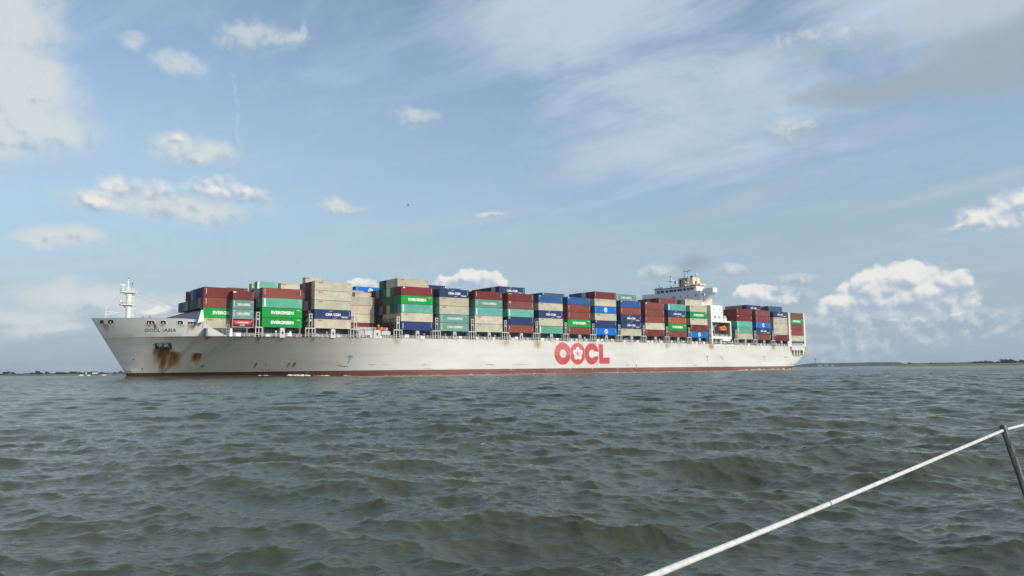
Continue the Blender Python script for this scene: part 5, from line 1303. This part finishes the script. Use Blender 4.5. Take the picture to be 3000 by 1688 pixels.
# white houses and boats by the left bank, mast and buildings on the right
def house(b,d,z,w,h_,label,group=None,name='house'):
    x,y=bearing(b,d); t=empty(name,(x,y,z),-b); tag(t,label,'house' if name=='house' else 'building',group)
    mb=MB(); mb.box(-w/2,w/2,-2.5,2.5,0,h_*0.62); mb.build('wall',M['bright_white'],t)
    mb=MB(); mb.prism([(-3.0,h_*0.62),(3.0,h_*0.62),(0,h_)],'x',-w/2-0.3,w/2+0.3); mb.build('roof',M['rustred'] if name=='house' else M['coaming'],t)
    for k in(-0.25,0.25): mb=MB(); mb.box(k*w-0.5,k*w+0.5,-2.56,-2.5,h_*0.2,h_*0.45); mb.build('window',M['glass'],t)
house(-0.4945,1300,2.2,5.5,4.2,'pair of white walls with red roof by the left bank'); house(-0.4925,1310,2.2,4.0,3.6,'small white house at the water beside the larger white one')
x,y=bearing(-0.5029,1290); t=empty('beacon',(x,y,1.6)); tag(t,'slim white beacon tower on the left shore','beacon'); mb=MB(); mb.tube((0,0,0),(0,0,3.6),0.9,0.7,10); mb.build('tower',M['bright_white'],t); mb=MB(); mb.tube((0,0,3.6),(0,0,4.4),0.9,0.2,10); mb.build('lantern',M['coaming'],t)
def moored(b,d,L,h_,label,g):
    x,y=bearing(b,d); t=empty('moored_boat',(x,y,0.0),-b+0.15); tag(t,label,'boat',g)
    q=loft([(-L/2,0.1,0.6,1.3,0.9),(-L/3,1.2,-0.2,1.2,0.8),(0,1.5,-0.3,1.1,0.8),(L/2,1.2,-0.2,1.1,0.8)],10); q.build('hull',M['bright_white'],t)
    mb=MB(); mb.box(-L*0.15,L*0.25,-0.9,0.9,1.05,h_); mb.build('cabin',M['bright_white'],t)
moored(-0.5080,1180,6,1.6,'white motor boat, leftmost of those moored by the left bank',None); moored(-0.5005,1170,4.5,1.4,'low white boat between the beacon and the white house',None); moored(-0.4850,1175,6.5,1.4,'long low white boat nearest the bow of the ship',None)
x,y=bearing(-0.4789,1290); t=empty('shore_hut',(x,y,1.8)); tag(t,'small orange hut on the left shore nearest the bow','hut'); mb=MB(); mb.box(-1,1,-1,1,0,2.2); mb.build('wall',M['orange'],t); mb=MB(); mb.prism([(-1.2,2.2),(1.2,2.2),(0,3.0)],'x',-1.2,1.2); mb.build('roof',M['rustred'],t)
x,y=bearing(0.3718,2500); t=empty('radar_tower',(x,y,0)); tag(t,'thin grey mast with a small cabin on top, far right shore','tower'); mb=MB(); mb.tube((0,0,0),(0,0,23),0.9,0.7,8); mb.build('shaft',M['coaming'],t); mb=MB(); mb.tube((0,0,22.5),(0,0,25),2.0,2.2,12); mb.build('cabin',M['black'],t)
for i,(b,l) in enumerate(((0.3773,'white building nearest the thin mast, far right shore'),(0.3842,'middle white building of three on the far shore'),(0.3905,'white building farthest from the thin mast, far shore'))): house(b,2450,2.0,13-3*i,6.5,l,None,'waterside_building')
x,y=bearing(0.3451,880); t=empty('channel_buoy',(x,y,-0.2)); tag(t,'red conical channel buoy floating behind the stern','buoy'); mb=MB(); mb.tube((0,0,0),(0,0,1.0),1.3,1.2,12); mb.build('float_body',M['red'],t); mb=MB(); mb.tube((0,0,1.0),(0,0,3.2),1.0,0.15,10); mb.build('top_cone',M['red'],t)
# gull
bx,by=bearing(-0.1354,60); bz=CAM_H+60*math.tan(0.2116)
t=empty('bird',(bx,by,bz),0.4); t.scale=(0.6,0.6,0.6); tag(t,'tiny gull flying high to the left of the middle of the sky','bird')
mb=loft([(-0.22,0.02,-0.02,0.02,1),(-0.12,0.05,-0.05,0.05,1),(0.02,0.065,-0.06,0.06,1),(0.15,0.04,-0.03,0.04,1),(0.24,0.05,-0.01,0.015,1)],8)
for sgn in(-1,1):
    mb.add([(-0.08,0.03*sgn,0.03),(0.09,0.03*sgn,0.03),(0.06,0.30*sgn,0.16),(-0.04,0.30*sgn,0.17),(0.10,0.62*sgn,0.02),(-0.08,0.03*sgn,0.045),(0.09,0.03*sgn,0.045),(0.06,0.30*sgn,0.175),(-0.04,0.30*sgn,0.185)],[(0,1,2,3),(3,2,4),(5,8,7,6),(8,4,7)])
mb.build('body',mat('gull_plumage',(0.55,0.57,0.60),0.7),t)

# ------------------------------------------------------------------ exhaust smoke and air
def smoke():
    mb=MB(); mb.ico((0,0,0),1.0,3); o=mb.build('funnel_smoke',None,None) if False else None
    me=mb.mesh('funnel_smoke'); m=bpy.data.materials.new('funnel_smoke'); m.use_nodes=True; N=NT(m.node_tree); N.n.clear()
    tc=N.new('ShaderNodeTexCoord').outputs['Object']; n=N.noise(tc,1.6,4,0.6)
    r=N.v('LENGTH',tc); d=N.m('MULTIPLY',N.ss(r,1.0,0.15),N.ss(n,0.32,0.7)); d=N.m('MULTIPLY',d,0.030)
    pv=N.new('ShaderNodeVolumePrincipled'); pv.inputs['Color'].default_value=(0.16,0.14,0.11,1); N.l.new(d,pv.inputs['Density'])
    out=N.new('ShaderNodeOutputMaterial'); N.l.new(pv.outputs[0],out.inputs['Volume'])
    me.materials.append(m); o=bpy.data.objects.new('funnel_smoke',me); col.objects.link(o)
    p=Vector((225,22.5,0)); p.rotate(Matrix.Rotation(TH,3,'Z')); o.location=(X0+p.x,Y0+p.y,53.5); o.scale=(13,13,7.0); tag(o,'faint brown smoke drifting up from the funnel',kind='stuff')
smoke()
def haze():
    mb=MB(); mb.box(-5200,5200,-60,4600,-1.6,64)
    me=mb.mesh('haze'); m=bpy.data.materials.new('haze_air'); m.use_nodes=True; N=NT(m.node_tree); N.n.clear()
    pv=N.new('ShaderNodeVolumePrincipled'); pv.inputs['Color'].default_value=(0.72,0.85,1.0,1); pv.inputs['Density'].default_value=HAZE; pv.inputs['Anisotropy'].default_value=0.2
    out=N.new('ShaderNodeOutputMaterial'); N.l.new(pv.outputs[0],out.inputs['Volume'])
    me.materials.append(m); o=bpy.data.objects.new('haze',me); col.objects.link(o); tag(o,'thin blue haze over the estuary',kind='stuff')
HAZE=0.00009
haze()
